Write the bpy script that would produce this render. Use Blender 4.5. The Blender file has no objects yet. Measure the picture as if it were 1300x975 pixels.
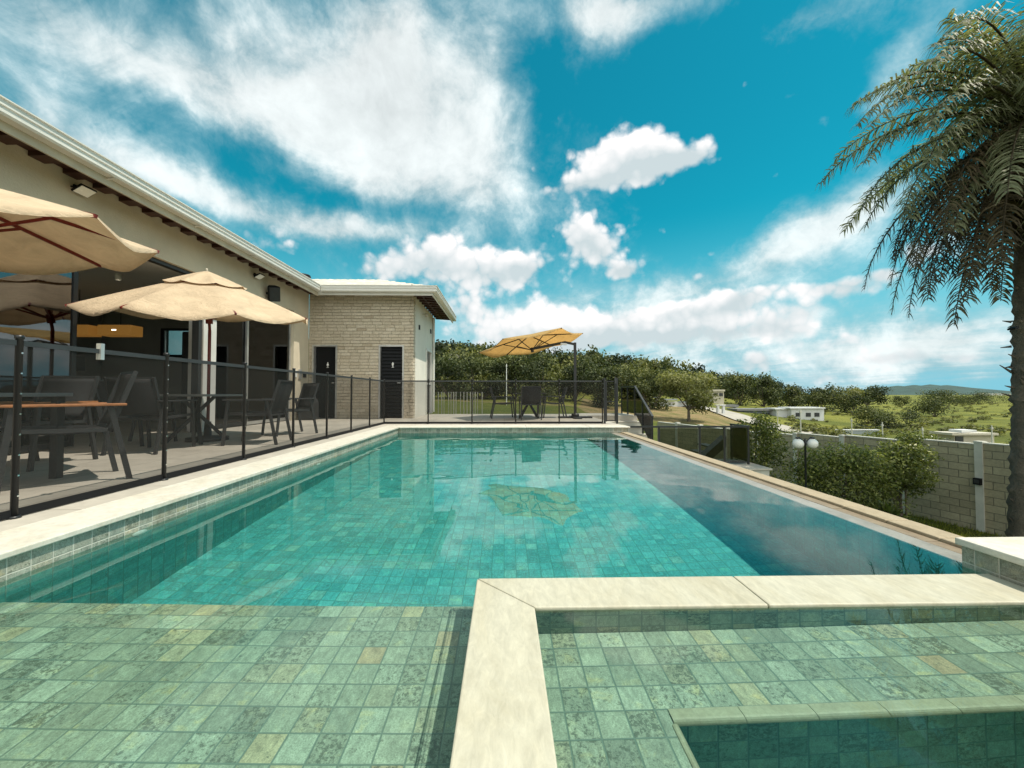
import bpy, bmesh, math, random
import numpy as np
from mathutils import Vector, Matrix

S = bpy.context.scene
COL = S.collection
rad = math.radians
PI = math.pi

# ------------------------------------------------------------------ camera
CAM = Vector((0, 0, 0.7))
PITCH, YAW, FPX = rad(1.41), rad(1.17), 490.0
cd = bpy.data.cameras.new('camera')
cam = bpy.data.objects.new('camera', cd)
COL.objects.link(cam)
cam.location = CAM
cam.rotation_euler = (PI / 2 + PITCH, 0, -YAW)
cd.sensor_width = 36
cd.lens = 36 * FPX / 1300
cd.clip_start = 0.05
cd.clip_end = 9000
S.camera = cam

# ------------------------------------------------------------------ render / exposure
S.render.engine = 'CYCLES'
S.view_settings.view_transform = 'Standard'
S.view_settings.look = 'None'
S.view_settings.gamma = 1
S.view_settings.use_curve_mapping = False
S.view_settings.exposure = 0.52
S.cycles.max_bounces = 10
S.cycles.transparent_max_bounces = 24
S.cycles.diffuse_bounces = 4
S.cycles.glossy_bounces = 4
S.cycles.transmission_bounces = 8
S.cycles.sample_clamp_indirect = 6
S.cycles.use_denoising = True

# ------------------------------------------------------------------ sun
SUN = Vector((0.37, -0.075, 0.85)).normalized()
sl = bpy.data.lights.new('sun', 'SUN')
sl.energy = 3.7
sl.angle = rad(0.5)
sl.color = (1.0, 0.92, 0.80)
sl.cycles.is_caustics_light = True
sun = bpy.data.objects.new('sun', sl)
COL.objects.link(sun)
sun.rotation_euler = SUN.to_track_quat('Z', 'Y').to_euler()
sun.location = (20, 6, 30)


# ------------------------------------------------------------------ node helper
class G:
    def __init__(s, tree):
        s.t = tree
        s.n = tree.nodes
        s.l = tree.links

    def node(s, typ, **kw):
        n = s.n.new(typ)
        for k, v in kw.items():
            setattr(n, k, v)
        return n

    def put(s, sock, v):
        if v is None:
            return
        if isinstance(v, bpy.types.NodeSocket):
            s.l.new(v, sock)
        else:
            if sock.type == 'RGBA' and len(v) == 3:
                v = (*v, 1)
            sock.default_value = v

    def m(s, op, a, b=None, c=None, clamp=False):
        n = s.node('ShaderNodeMath', operation=op, use_clamp=clamp)
        for i, v in enumerate((a, b, c)):
            s.put(n.inputs[i], v)
        return n.outputs[0]

    def vm(s, op, a, b=None, scale=None):
        n = s.node('ShaderNodeVectorMath', operation=op)
        s.put(n.inputs[0], a)
        if b is not None:
            s.put(n.inputs[1], b)
        if scale is not None:
            s.put(n.inputs['Scale'], scale)
        return n.outputs['Value'] if op in ('LENGTH', 'DOT_PRODUCT', 'DISTANCE') else n.outputs[0]

    def noise(s, vec, scale, detail=4, rough=0.55, dist=0.0, col=False):
        n = s.node('ShaderNodeTexNoise')
        s.put(n.inputs['Vector'], vec)
        n.inputs['Scale'].default_value = scale
        n.inputs['Detail'].default_value = detail
        n.inputs['Roughness'].default_value = rough
        n.inputs['Distortion'].default_value = dist
        return n.outputs[1 if col else 0]

    def smooth(s, v, a, b, lo=0.0, hi=1.0, kind='SMOOTHSTEP'):
        n = s.node('ShaderNodeMapRange', interpolation_type=kind)
        s.put(n.inputs[0], v)
        for i, x in enumerate((a, b, lo, hi)):
            s.put(n.inputs[1 + i], x)
        return n.outputs[0]

    def mix(s, f, a, b, blend='MIX'):
        n = s.node('ShaderNodeMix', data_type='RGBA', blend_type=blend)
        s.put(n.inputs[0], f)
        s.put(n.inputs[6], a)
        s.put(n.inputs[7], b)
        return n.outputs[2]

    def ramp(s, v, stops):
        n = s.node('ShaderNodeValToRGB')
        e = n.color_ramp.elements
        while len(e) < len(stops):
            e.new(0.5)
        for el, (p, c) in zip(e, stops):
            el.position = p
            el.color = (*c, 1)
        s.put(n.inputs[0], v)
        return n.outputs[0]

    def sep(s, v):
        n = s.node('ShaderNodeSeparateXYZ')
        s.put(n.inputs[0], v)
        return n.outputs

    def comb(s, x, y, z=0.0):
        n = s.node('ShaderNodeCombineXYZ')
        for i, v in enumerate((x, y, z)):
            s.put(n.inputs[i], v)
        return n.outputs[0]

    def bump(s, h, strength=0.5, dist=0.01):
        n = s.node('ShaderNodeBump')
        s.put(n.inputs['Height'], h)
        n.inputs['Strength'].default_value = strength
        n.inputs['Distance'].default_value = dist
        return n.outputs[0]

    def coord(s, what='Object'):
        return s.node('ShaderNodeTexCoord').outputs[what]

    def attr(s, name, out='Fac'):
        n = s.node('ShaderNodeAttribute')
        n.attribute_name = name
        return n.outputs[out]


def ray(px, py):
    """World direction through a point of the photograph (1300x975)."""
    f = Vector((math.sin(YAW) * math.cos(PITCH), math.cos(YAW) * math.cos(PITCH), math.sin(PITCH)))
    r = Vector((math.cos(YAW), -math.sin(YAW), 0))
    u = r.cross(f)
    return f + r * ((px - 650) / FPX) - u * ((py - 487.5) / FPX)


def aty(px, py, y):
    d = ray(px, py)
    return CAM + d * (y / d.y)


def atz(px, py, z):
    d = ray(px, py)
    return CAM + d * ((z - CAM.z) / d.z)


# ------------------------------------------------------------------ sky
W = bpy.data.worlds.new('World')
S.world = W
W.use_nodes = True
g = G(W.node_tree)
bg = g.n['Background']
bg.inputs[1].default_value = 0.15
sky = g.node('ShaderNodeTexSky', sky_type='NISHITA', sun_disc=False)
sky.sun_elevation = math.asin(SUN.z)
sky.sun_rotation = math.atan2(SUN.x, SUN.y)
sky.air_density = 1.0
sky.dust_density = 0.3
sky.ozone_density = 1.4
D = g.coord('Generated')
X, Y, Z = g.sep(D)
az = g.m('ARCTAN2', X, Y)
el = g.m('ARCSINE', Z)
SKYK = 6.6
base = g.mix(1.0, sky.outputs[0], (0.026, 0.63, 0.53), 'MULTIPLY')
base = g.mix(g.smooth(el, 0.02, 0.42), (0.17 * SKYK, 0.43 * SKYK, 0.52 * SKYK), base)

warp = g.vm('SUBTRACT', g.noise(D, 3.0, 6, 0.62, col=True), (0.5, 0.5, 0.5))
wx, wy, wz = g.sep(warp)
azw = g.m('MULTIPLY_ADD', wx, 0.20, az)
elw = g.m('MULTIPLY_ADD', wz, 0.16, el)
azc = g.m('MULTIPLY_ADD', wx, 0.09, az)
elc = g.m('MULTIPLY_ADD', wz, 0.07, el)


def blobs(lst, A, E, dE=0.0):
    """Sum of soft clumps of cloud at fixed directions of the sky (given by the photograph's pixels)."""
    tot = None
    for px, py, rx, ry, wgt in lst:
        d = ray(px, py)
        a0 = math.atan2(d.x, d.y)
        e0 = math.asin(d.z / d.length)
        ca = math.cos(a0)
        ra = 1.1 * rx / FPX * ca * ca
        re = 1.1 * ry / FPX * ca * math.cos(e0)
        p = g.m('MULTIPLY_ADD', A, 1 / ra, -a0 / ra)
        q = g.m('MULTIPLY_ADD', E, 1 / re, (-e0 + dE) / re)
        s = g.m('ADD', g.m('MULTIPLY', p, p), g.m('MULTIPLY', q, q))
        v = g.m('MULTIPLY', g.m('EXPONENT', g.m('MULTIPLY', s, -1.0)), wgt)
        tot = v if tot is None else g.m('ADD', tot, v)
    return tot


CUM = [(770, 212, 70, 24, .9), (815, 188, 55, 26, .95), (870, 200, 45, 16, .8), (735, 238, 40, 10, .5), (735, 292, 30, 24, 1.0), (765, 318, 42, 24, .95), (800, 345, 28, 12, .8),
       (560, 322, 45, 26, 1.0), (600, 345, 60, 22, .9), (480, 338, 40, 26, .85), (660, 338, 34, 20, 1.0), (335, 306, 46, 22, .8), (690, 395, 48, 22, .8),
       (1055, 370, 60, 17, 1.0), (940, 376, 46, 16, .95), (830, 405, 110, 18, .85), (770, 432, 90, 16, .8), (880, 430, 60, 14, .7), (640, 425, 60, 30, .7),
       (985, 422, 50, 14, .75), (1075, 430, 40, 8, .6), (1185, 318, 44, 16, .75), (965, 455, 34, 9, .6), (715, 425, 60, 16, .75), (880, 400, 60, 16, .8), (1010, 400, 50, 10, .6), (900, 470, 70, 10, .6), (1120, 450, 70, 9, .65), (1210, 455, 60, 9, .6), (1060, 470, 60, 7, .55), (590, 385, 40, 22, .7), (1045, 150, 26, 13, .62), (1000, 120, 16, 6, .5), (1120, 350, 26, 9, .6), (870, 355, 30, 9, .55), (905, 320, 20, 7, .45), (1150, 395, 40, 9, .6), (1230, 410, 50, 10, .6), (1030, 208, 14, 8, .45)]
WISP = [(100, 60, 230, 60, .75), (330, 40, 160, 70, .7), (420, 170, 120, 60, .85), (520, 130, 90, 90, .9), (490, 60, 60, 80, .6), (620, 90, 60, 90, .75), (620, 210, 60, 60, .55),
        (130, 170, 160, 28, .7), (230, 225, 80, 18, .6), (300, 120, 130, 40, .45), (420, 285, 120, 14, .7), (370, 262, 100, 14, .5), (560, 250, 130, 40, .45), (600, 310, 200, 50, .35),
        (1050, 280, 90, 36, 1.05), (985, 325, 80, 24, .7), (1120, 235, 60, 30, .4), (1030, 28, 90, 28, .8), (820, 14, 110, 26, .95), (740, 20, 60, 40, .7), (790, 60, 30, 20, .4),
        (1150, 60, 50, 60, .5), (1110, 105, 30, 30, .55), (880, 365, 90, 40, .5), (1010, 440, 280, 26, .70), (640, 430, 260, 60, .7), (1190, 432, 150, 30, .72), (1000, 475, 460, 14, .62), (850, 400, 200, 40, .4), (-200, 420, 700, 80, .6), (1900, 430, 500, 60, .7),
        (260, 180, 120, 22, -.45), (200, 130, 60, 14, -.35), (480, 262, 110, 14, -.45), (980, 120, 130, 80, -.5), (900, 280, 90, 70, -.4), (700, 100, 16, 120, -.3)]
nc = g.noise(D, 9.0, 8, 0.58)
nf = g.noise(D, 30.0, 5, 0.62)


def puffs(scale, vec):
    v = g.node('ShaderNodeTexVoronoi', feature='F1')
    g.put(v.inputs['Vector'], vec)
    v.inputs['Scale'].default_value = scale
    return g.m('SUBTRACT', 0.45, v.outputs['Distance'])


DW = g.vm('ADD', D, g.vm('SCALE', g.vm('SUBTRACT', g.noise(D, 14.0, 4, 0.6, col=True), (0.5, 0.5, 0.5)), scale=0.035))
pf1, pf2 = puffs(17.0, DW), puffs(42.0, DW)
ncs = g.m('ADD', g.m('MULTIPLY', g.m('SUBTRACT', nc, 0.5), 1.0), g.m('ADD', g.m('MULTIPLY', g.m('SUBTRACT', nf, 0.5), 0.45), g.m('ADD', g.m('MULTIPLY', pf1, 0.75), g.m('MULTIPLY', pf2, 0.42))))
sc_ = blobs(CUM, azc, elc)
sc_up = blobs(CUM, azc, elc, -0.032)
cum = g.smooth(g.m('ADD', sc_, ncs), 0.34, 0.92)
# thin layer on a flat plane overhead, so its streaks close up towards the horizon
pl = g.vm('SCALE', g.comb(X, Y, 0.0), scale=g.m('DIVIDE', 1.0, g.m('ADD', g.m('MAXIMUM', Z, 0.0), 0.10)))
plw = g.vm('ADD', pl, g.vm('SCALE', warp, scale=1.6))
st_x, st_y, _z = g.sep(plw)
streak = g.comb(g.m('ADD', g.m('MULTIPLY', st_x, 0.9), g.m('MULTIPLY', st_y, 0.35)), g.m('SUBTRACT', g.m('MULTIPLY', st_y, 0.32), g.m('MULTIPLY', st_x, 0.12)), 0.0)
nw = g.noise(streak, 1.7, 10, 0.62, 0.5)
nw2 = g.m('ADD', g.m('MULTIPLY', g.noise(D, 5.0, 9, 0.64, 0.5), 0.62), g.m('MULTIPLY', g.noise(DW, 15.0, 7, 0.62, 0.3), 0.38))
back = g.smooth(Y, 0.05, -0.45, 0.0, 0.95)           # unseen cloud cover added behind the camera to whiten and lift the shadows
ws = g.m('ADD', g.m('ADD', blobs(WISP, azw, elw), back), g.m('ADD', g.m('MULTIPLY', g.m('SUBTRACT', nw, 0.5), 1.2), g.m('MULTIPLY', g.m('SUBTRACT', nw2, 0.5), 2.3)))
wisp = g.smooth(ws, 0.05, 1.25, 0.0, 0.86)
# cloud colour: sunlit tops, greyer bases
shade = g.m('ADD', g.m('MULTIPLY', g.m('SUBTRACT', sc_up, sc_), 0.75), g.m('ADD', g.m('MULTIPLY', g.m('ADD', pf1, pf2), 0.40), g.m('MULTIPLY_ADD', g.m('SUBTRACT', nw2, 0.5), 1.0, 0.50)), clamp=True)
ccol = g.mix(shade, (0.44 * SKYK, 0.51 * SKYK, 0.53 * SKYK), (0.86 * SKYK, 0.82 * SKYK, 0.81 * SKYK))
wcol = g.mix(g.smooth(ws, 0.45, 1.45), (0.34 * SKYK, 0.51 * SKYK, 0.55 * SKYK), (0.74 * SKYK, 0.77 * SKYK, 0.76 * SKYK))
kw = g.smooth(nw2, 0.32, 0.68, 0.72, 1.12, 'LINEAR')
wcol = g.mix(1.0, wcol, g.comb(kw, kw, kw), 'MULTIPLY')
wcol = g.mix(back, wcol, (1.5 * SKYK, 1.45 * SKYK, 1.34 * SKYK))   # added cloud brightened to fill the shaded faces
skyc = g.mix(wisp, base, wcol)
skyc = g.mix(cum, skyc, ccol)
g.l.new(skyc, bg.inputs[0])


# ------------------------------------------------------------------ materials
def new_mat(name):
    m = bpy.data.materials.new(name)
    m.use_nodes = True
    q = G(m.node_tree)
    return m, q, q.n['Principled BSDF']


def simple(name, col, rough=0.6, metal=0.0, spec=0.5, vary=0.12, scale=6.0, bump=0.0, bscale=60.0, bdist=0.004):
    m, q, p = new_mat(name)
    co = q.coord('Object')
    n = q.noise(co, scale, 5, 0.6)
    k = q.smooth(n, 0.3, 0.7, 1 - vary, 1 + vary, 'LINEAR')
    q.put(p.inputs['Base Color'], q.mix(1.0, (*col, 1), q.comb(k, k, k), 'MULTIPLY'))
    q.put(p.inputs['Roughness'], q.smooth(n, 0.3, 0.7, max(rough - .08, .02), min(rough + .08, 1), 'LINEAR'))
    p.inputs['Metallic'].default_value = metal
    p.inputs['Specular IOR Level'].default_value = spec
    if bump:
        q.put(p.inputs['Normal'], q.bump(q.noise(co, bscale, 5, 0.65), bump, bdist))
    return m


def tile_mat(name, stops, size=0.087, grout=(0.2, 0.24, 0.2), speck=(0.07, 0.085, 0.06), amount=1.0, gw=0.042, rough=0.5, stain=0.0):
    """Square cut green-stone tiles laid on a grid; every tile its own tone and amount of dark pitting."""
    m, q, p = new_mat(name)
    uv = q.coord('UV')
    u, v, _ = q.sep(uv)
    us, vs = q.m('DIVIDE', u, size), q.m('DIVIDE', v, size)
    wn = q.node('ShaderNodeTexWhiteNoise', noise_dimensions='2D')
    q.put(wn.inputs['Vector'], q.comb(q.m('FLOOR', us), q.m('FLOOR', vs)))
    r1, r2, r3 = q.sep(wn.outputs['Color'])
    col = q.ramp(r1, stops)
    off = q.vm('ADD', uv, q.vm('SCALE', wn.outputs['Color'], scale=9.0))
    n1 = q.noise(off, 62, 10, 0.80, 0.25)
    n2 = q.noise(q.vm('MULTIPLY', off, (1.0, 0.35, 1.0)), 60, 6, 0.7, 0.8)
    mott = q.smooth(n2, 0.3, 0.7, 0.68, 1.26, 'LINEAR')
    col = q.mix(1.0, col, q.comb(mott, mott, mott), 'MULTIPLY')
    n4 = q.noise(off, 230, 4, 0.75)
    n5 = q.noise(off, 16, 5, 0.6, 0.6)
    gr = q.m('MULTIPLY', q.smooth(n4, 0.33, 0.67, 0.66, 1.28, 'LINEAR'), q.smooth(n5, 0.3, 0.7, 0.84, 1.14, 'LINEAR'))
    col = q.mix(1.0, col, q.comb(gr, gr, gr), 'MULTIPLY')
    col = q.mix(q.m('MULTIPLY', q.smooth(n5, 0.52, 0.70), q.m('MULTIPLY', r3, 0.55)), col, q.mix(1.0, col, (1.45, 1.10, 0.62, 1), 'MULTIPLY'))
    thr = q.m('MULTIPLY_ADD', r2, -0.17, 0.645)
    sp = q.m('MULTIPLY', q.smooth(q.m('SUBTRACT', n1, thr), -0.01, 0.05), 0.78 * amount)
    col = q.mix(sp, col, (*speck, 1))
    fu = q.m('ABSOLUTE', q.m('SUBTRACT', q.m('FRACT', us), 0.5))
    fv = q.m('ABSOLUTE', q.m('SUBTRACT', q.m('FRACT', vs), 0.5))
    e = q.m('ADD', q.m('MAXIMUM', fu, fv), q.m('MULTIPLY', q.m('SUBTRACT', n1, 0.5), 0.02))
    gm = q.smooth(e, 0.5 - gw, 0.5 - gw * 0.35)
    col = q.mix(gm, col, (*grout, 1))
    if stain:
        col = q.mix(q.m('MULTIPLY', q.smooth(q.noise(uv, 2.2, 6, 0.6), 0.45, 0.7), stain), col, (0.17, 0.13, 0.08, 1))
    q.put(p.inputs['Base Color'], col)
    p.inputs['Roughness'].default_value = rough
    h = q.m('SUBTRACT', q.m('MULTIPLY', n1, 0.35), q.m('MULTIPLY', gm, 1.0))
    h = q.m('ADD', h, q.m('MULTIPLY', r3, 0.3))
    q.put(p.inputs['Normal'], q.bump(h, 0.55, 0.004))
    return m


def stone_slab(name, col, vein, rough=0.55, scale=3.0, grain=(1.0, 1.0, 1.0)):
    m, q, p = new_mat(name)
    co = q.coord('Object')
    cg = q.vm('MULTIPLY', co, grain)
    n = q.noise(cg, scale * 9, 9, 0.72, 0.5)
    n2 = q.noise(cg, scale, 8, 0.66, 0.8)
    c = q.mix(q.smooth(n2, 0.40, 0.72, 0, 0.7), (*col, 1), (*vein, 1))
    k = q.smooth(n, 0.3, 0.7, 0.80, 1.12, 'LINEAR')
    c = q.mix(1.0, c, q.comb(k, k, k), 'MULTIPLY')
    q.put(p.inputs['Base Color'], c)
    p.inputs['Roughness'].default_value = rough
    q.put(p.inputs['Normal'], q.bump(n, 0.25, 0.003))
    return m


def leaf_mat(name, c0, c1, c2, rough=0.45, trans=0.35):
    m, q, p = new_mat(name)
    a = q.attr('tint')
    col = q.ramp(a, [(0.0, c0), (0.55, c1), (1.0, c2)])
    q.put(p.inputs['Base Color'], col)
    p.inputs['Roughness'].default_value = rough
    p.inputs['Specular IOR Level'].default_value = .3
    tr = q.node('ShaderNodeBsdfTranslucent')
    q.put(tr.inputs[0], q.mix(1.0, col, (1.3, 1.35, 0.6, 1), 'MULTIPLY'))
    mx = q.node('ShaderNodeMixShader')
    mx.inputs[0].default_value = trans
    q.l.new(p.outputs[0], mx.inputs[1])
    q.l.new(tr.outputs[0], mx.inputs[2])
    q.l.new(mx.outputs[0], q.n['Material Output'].inputs[0])
    return m


def clear_mat(name, tint, gloss=1.45, mixcol=None, cover=0.0, grid=0.0):
    """Pane: part clear, part mirror by Fresnel; COVER adds an opaque share (a woven net)."""
    m, q, p = new_mat(name)
    q.n.remove(p)
    t = q.node('ShaderNodeBsdfTransparent')
    q.put(t.inputs[0], tint)
    gl = q.node('ShaderNodeBsdfGlossy')
    gl.inputs['Roughness'].default_value = 0.02
    fr = q.node('ShaderNodeFresnel')
    fr.inputs[0].default_value = gloss
    mx = q.node('ShaderNodeMixShader')
    q.l.new(fr.outputs[0], mx.inputs[0])
    q.l.new(t.outputs[0], mx.inputs[1])
    q.l.new(gl.outputs[0], mx.inputs[2])
    out = mx.outputs[0]
    if cover:
        df = q.node('ShaderNodeBsdfDiffuse')
        q.put(df.inputs[0], mixcol)
        m2 = q.node('ShaderNodeMixShader')
        if grid:
            uv = q.coord('UV')
            n = q.noise(uv, 1.5, 3)
            m2f = q.smooth(n, 0.3, 0.7, cover - 0.04, cover + 0.04, 'LINEAR')
            q.put(m2.inputs[0], m2f)
        else:
            m2.inputs[0].default_value = cover
        q.l.new(t.outputs[0], m2.inputs[1])
        q.l.new(df.outputs[0], m2.inputs[2])
        out = m2.outputs[0]
    q.l.new(out, q.n['Material Output'].inputs[0])
    return m


M = {}
SHALLOW = [(0.0, (.22, .255, .195)), (.25, (.31, .355, .265)), (.5, (.255, .295, .220)), (.70, (.37, .425, .325)), (.84, (.30, .325, .235)), (.95, (.40, .375, .24)), (1.0, (.39, .30, .19))]
WATER_TINTED = [(0.0, (.045, .275, .265)), (.3, (.060, .340, .330)), (.6, (.052, .308, .298)), (.85, (.08, .385, .37)), (1.0, (.12, .37, .32))]  # teal from light absorbed in deep water, painted into the tile colours
DRY = [(0.0, (.30, .31, .25)), (.4, (.36, .38, .31)), (.75, (.27, .30, .25)), (1.0, (.42, .40, .31))]
M['tile_shallow'] = tile_mat('green_stone_tile_shallow', SHALLOW, grout=(.15, .20, .16))
M['tile_water_tinted'] = tile_mat('stone_tile_water_tinted', WATER_TINTED, grout=(.05, .22, .19), speck=(.03, .14, .12), amount=.8)
M['tile_wall'] = tile_mat('green_stone_tile_wall', DRY, size=.087, grout=(.55, .54, .46), amount=.8, stain=.55)
M['tile_well'] = tile_mat('green_stone_tile_well', [(0, (.10, .24, .19)), (.5, (.13, .28, .23)), (1, (.16, .31, .24))], grout=(.07, .17, .15), speck=(.04, .08, .06))
M['coping'] = stone_slab('pale_coping_stone', (.62, .585, .50), (.50, .45, .34))
M['spa_stone'] = stone_slab('cream_coping_stone', (.47, .445, .345), (.385, .345, .235), scale=2.6, grain=(1.6, .55, 1.0))
M['bullnose'] = stone_slab('tan_bullnose', (.36, .35, .24), (.28, .26, .17), scale=8)
M['ledge_wet'] = stone_slab('wet_ledge_stone', (.30, .275, .235), (.19, .165, .13), rough=.3, scale=5)
M['ledge_tan'] = stone_slab('tan_ledge_stone', (.36, .29, .19), (.27, .21, .13), rough=.75, scale=9)
M['ledge_brown'] = stone_slab('stained_ledge_stone', (.26, .20, .13), (.17, .12, .08), rough=.5, scale=6)
M['black_metal'] = simple('black_powder_coat', (.012, .013, .014), .42, 0, .5, .1)
M['grey_metal'] = simple('dark_grey_aluminium', (.045, .047, .048), .45, .3)
M['alu'] = simple('pale_aluminium', (.55, .55, .53), .35, .7)
M['chrome'] = simple('stainless', (.7, .7, .68), .18, 1.0)
M['white_paint'] = simple('white_gutter_paint', (.62, .61, .56), .45, vary=.05)
M['fascia'] = simple('beige_fascia_paint', (.50, .45, .35), .6)
M['plaster'] = simple('beige_textured_plaster', (.56, .49, .37), .85, vary=.10, scale=1.6, bump=.6, bscale=38, bdist=.012)
M['plaster_side'] = simple('pale_ribbed_plaster', (.66, .63, .55), .85, vary=.08, scale=1.2, bump=.4, bscale=30, bdist=.01)
M['plaster_white'] = simple('white_plaster', (.62, .61, .57), .8, vary=.05, bump=.3, bscale=40, bdist=.008)
M['ceiling'] = simple('interior_white', (.62, .61, .57), .8, vary=.03)
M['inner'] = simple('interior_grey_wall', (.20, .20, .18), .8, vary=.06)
M['dark_wood'] = simple('red_brown_varnished_wood', (.045, .016, .011), .5, vary=.3, scale=20)
M['red_wood'] = simple('red_stained_wood', (.17, .014, .010), .35, vary=.2, scale=20)
M['arm_wood'] = simple('orange_teak', (.42, .17, .06), .5, vary=.25, scale=30)
M['canvas'] = None
M['black_box'] = simple('black_plastic', (.007, .007, .008), .6, 0, .25)
M['door_black'] = simple('black_door_paint', (.005, .006, .007), .5, 0, .2)
M['dark_panel'] = simple('dark_cabinet', (.02, .02, .02), .4)
M['sling'] = simple('charcoal_sling_fabric', (.018, .019, .020), .8, vary=.2, scale=50)
M['grey_top'] = simple('grey_table_top', (.22, .23, .22), .45)
M['roof_tile'] = simple('pale_concrete_tile', (.50, .475, .41), .8, vary=.25, scale=3.0)
M['batten'] = simple('pale_batten', (.60, .53, .46), .8)
M['post_conc'] = simple('pale_concrete_post', (.50, .49, .43), .85, vary=.14, scale=3, bump=.3)
M['fence_white'] = simple('white_fence_paint', (.72, .72, .68), .6)
M['globe'] = simple('opal_globe', (.80, .79, .74), .25, vary=.02)
M['bark'] = simple('grey_bark', (.11, .09, .065), .9, vary=.35, scale=4, bump=.9, bscale=12, bdist=.05)
M['road'] = simple('dusty_road', (.36, .33, .28), .9, vary=.15, scale=.4)
M['far_white'] = simple('white_render', (.60, .61, .60), .8, vary=.06, scale=.5)
M['far_grey'] = simple('grey_blue_render', (.30, .34, .36), .8, vary=.08, scale=.5)
M['far_beige'] = simple('beige_render', (.48, .44, .35), .8, vary=.08, scale=.5)
M['far_dark'] = simple('dark_opening', (.03, .032, .035), .4)
M['far_roof'] = simple('grey_sheet_roof', (.20, .20, .20), .7, vary=.1, scale=.5)
M['sign_white'] = simple('white_sign', (.75, .75, .72), .5, vary=.02)
M['pane'] = clear_mat('tinted_glass_pane', (.36, .47, .50), 2.6)
M['pane_dark'] = clear_mat('smoked_glass_pane', (.60, .61, .58), 1.5)
M['net'] = clear_mat('black_mesh_net', (1, 1, 1), cover=.45, mixcol=(.030, .029, .026), grid=1)

# lamps that are lit indoors
m, q, p = new_mat('amber_lampshade')
q.put(p.inputs['Base Color'], (.36, .19, .05, 1))
q.put(p.inputs['Emission Color'], (1.0, .46, .09, 1))
p.inputs['Emission Strength'].default_value = .10
M['amber'] = m
m, q, p = new_mat('lit_bulb')
q.put(p.inputs['Emission Color'], (1.0, .86, .62, 1))
p.inputs['Emission Strength'].default_value = 2.5
M['bulb'] = m

# canvas
def canvas(name, col, trans):
    m, q, p = new_mat(name)
    co = q.coord('Object')
    n = q.noise(co, 5, 5, .6, .8)
    n2 = q.noise(q.vm('MULTIPLY', co, (1, 1, .3)), 22, 4, .6)
    k = q.smooth(n, .3, .75, .80, 1.08, 'LINEAR')
    c = q.mix(1.0, (*col, 1), q.comb(k, k, k), 'MULTIPLY')
    q.put(p.inputs['Base Color'], c)
    p.inputs['Roughness'].default_value = .85
    p.inputs['Specular IOR Level'].default_value = .2
    n3 = q.noise(q.vm('MULTIPLY', co, (1, 1, 2.5)), 9, 4, .55, 1.8)
    q.put(p.inputs['Normal'], q.bump(q.m('ADD', q.m('ADD', n, n3), q.m('MULTIPLY', n2, .4)), .35, .05))
    t = q.node('ShaderNodeBsdfTranslucent')
    q.put(t.inputs[0], q.mix(1.0, c, (1.0, .78, .55, 1), 'MULTIPLY'))
    mx = q.node('ShaderNodeMixShader')
    mx.inputs[0].default_value = trans
    q.l.new(p.outputs[0], mx.inputs[1])
    q.l.new(t.outputs[0], mx.inputs[2])
    q.l.new(mx.outputs[0], q.n['Material Output'].inputs[0])
    return m
M['canvas'] = canvas('sand_canvas', (.58, .45, .305), .14)
M['canvas_gold'] = canvas('gold_canvas', (.64, .45, .19), .50)

# split-face stone facade
m, q, p = new_mat('split_face_stone')
uv = q.coord('UV')
u, v, _ = q.sep(uv)
row = q.m('FLOOR', q.m('DIVIDE', v, .088))
wn = q.node('ShaderNodeTexWhiteNoise', noise_dimensions='1D')
q.put(wn.inputs['W'], row)
us = q.m('ADD', q.m('DIVIDE', u, .27), q.m('MULTIPLY', wn.outputs['Value'], 7.3))
w2 = q.node('ShaderNodeTexWhiteNoise', noise_dimensions='2D')
q.put(w2.inputs['Vector'], q.comb(q.m('FLOOR', us), row))
r1, r2, r3 = q.sep(w2.outputs['Color'])
n = q.noise(uv, 24, 9, .78, .8)
n2 = q.noise(uv, 3, 5, .6)
col = q.ramp(r1, [(0, (.49, .42, .31)), (.3, (.57, .50, .38)), (.6, (.52, .45, .34)), (.85, (.62, .55, .43)), (1, (.42, .35, .25))])
k = q.smooth(n, .25, .75, .55, 1.32, 'LINEAR')
col = q.mix(1.0, col, q.comb(k, k, k), 'MULTIPLY')
fv = q.m('ABSOLUTE', q.m('SUBTRACT', q.m('FRACT', q.m('DIVIDE', v, .088)), .5))
fu = q.m('ABSOLUTE', q.m('SUBTRACT', q.m('FRACT', us), .5))
gm = q.m('MAXIMUM', q.smooth(fv, .42, .5), q.smooth(fu, .475, .498))
col = q.mix(q.m('MULTIPLY', gm, .28), col, (.26, .20, .13, 1))
q.put(p.inputs['Base Color'], col)
p.inputs['Roughness'].default_value = .9
h = q.m('ADD', q.m('MULTIPLY', n, .8), q.m('SUBTRACT', q.m('MULTIPLY', r2, 1.0), q.m('MULTIPLY', gm, 1.4)))
q.put(p.inputs['Normal'], q.bump(h, .9, .022))
M['split_stone'] = m

# concrete blocks
m, q, p = new_mat('concrete_blockwork')
uv = q.coord('UV')
u, v, _ = q.sep(uv)
row = q.m('FLOOR', q.m('DIVIDE', v, .2))
us = q.m('ADD', q.m('DIVIDE', u, .4), q.m('MULTIPLY', q.m('MODULO', row, 2.0), .5))
w2 = q.node('ShaderNodeTexWhiteNoise', noise_dimensions='2D')
q.put(w2.inputs['Vector'], q.comb(q.m('FLOOR', us), row))
n = q.noise(uv, 14, 7, .7)
n2 = q.noise(uv, .7, 5, .65)
k = q.m('MULTIPLY', q.smooth(n, .25, .75, .78, 1.18, 'LINEAR'), q.smooth(w2.outputs['Value'], 0, 1, .84, 1.1, 'LINEAR'))
k = q.m('MULTIPLY', k, q.smooth(n2, .35, .7, .82, 1.12, 'LINEAR'))
col = q.mix(1.0, (.37, .325, .215, 1), q.comb(k, k, k), 'MULTIPLY')
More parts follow.
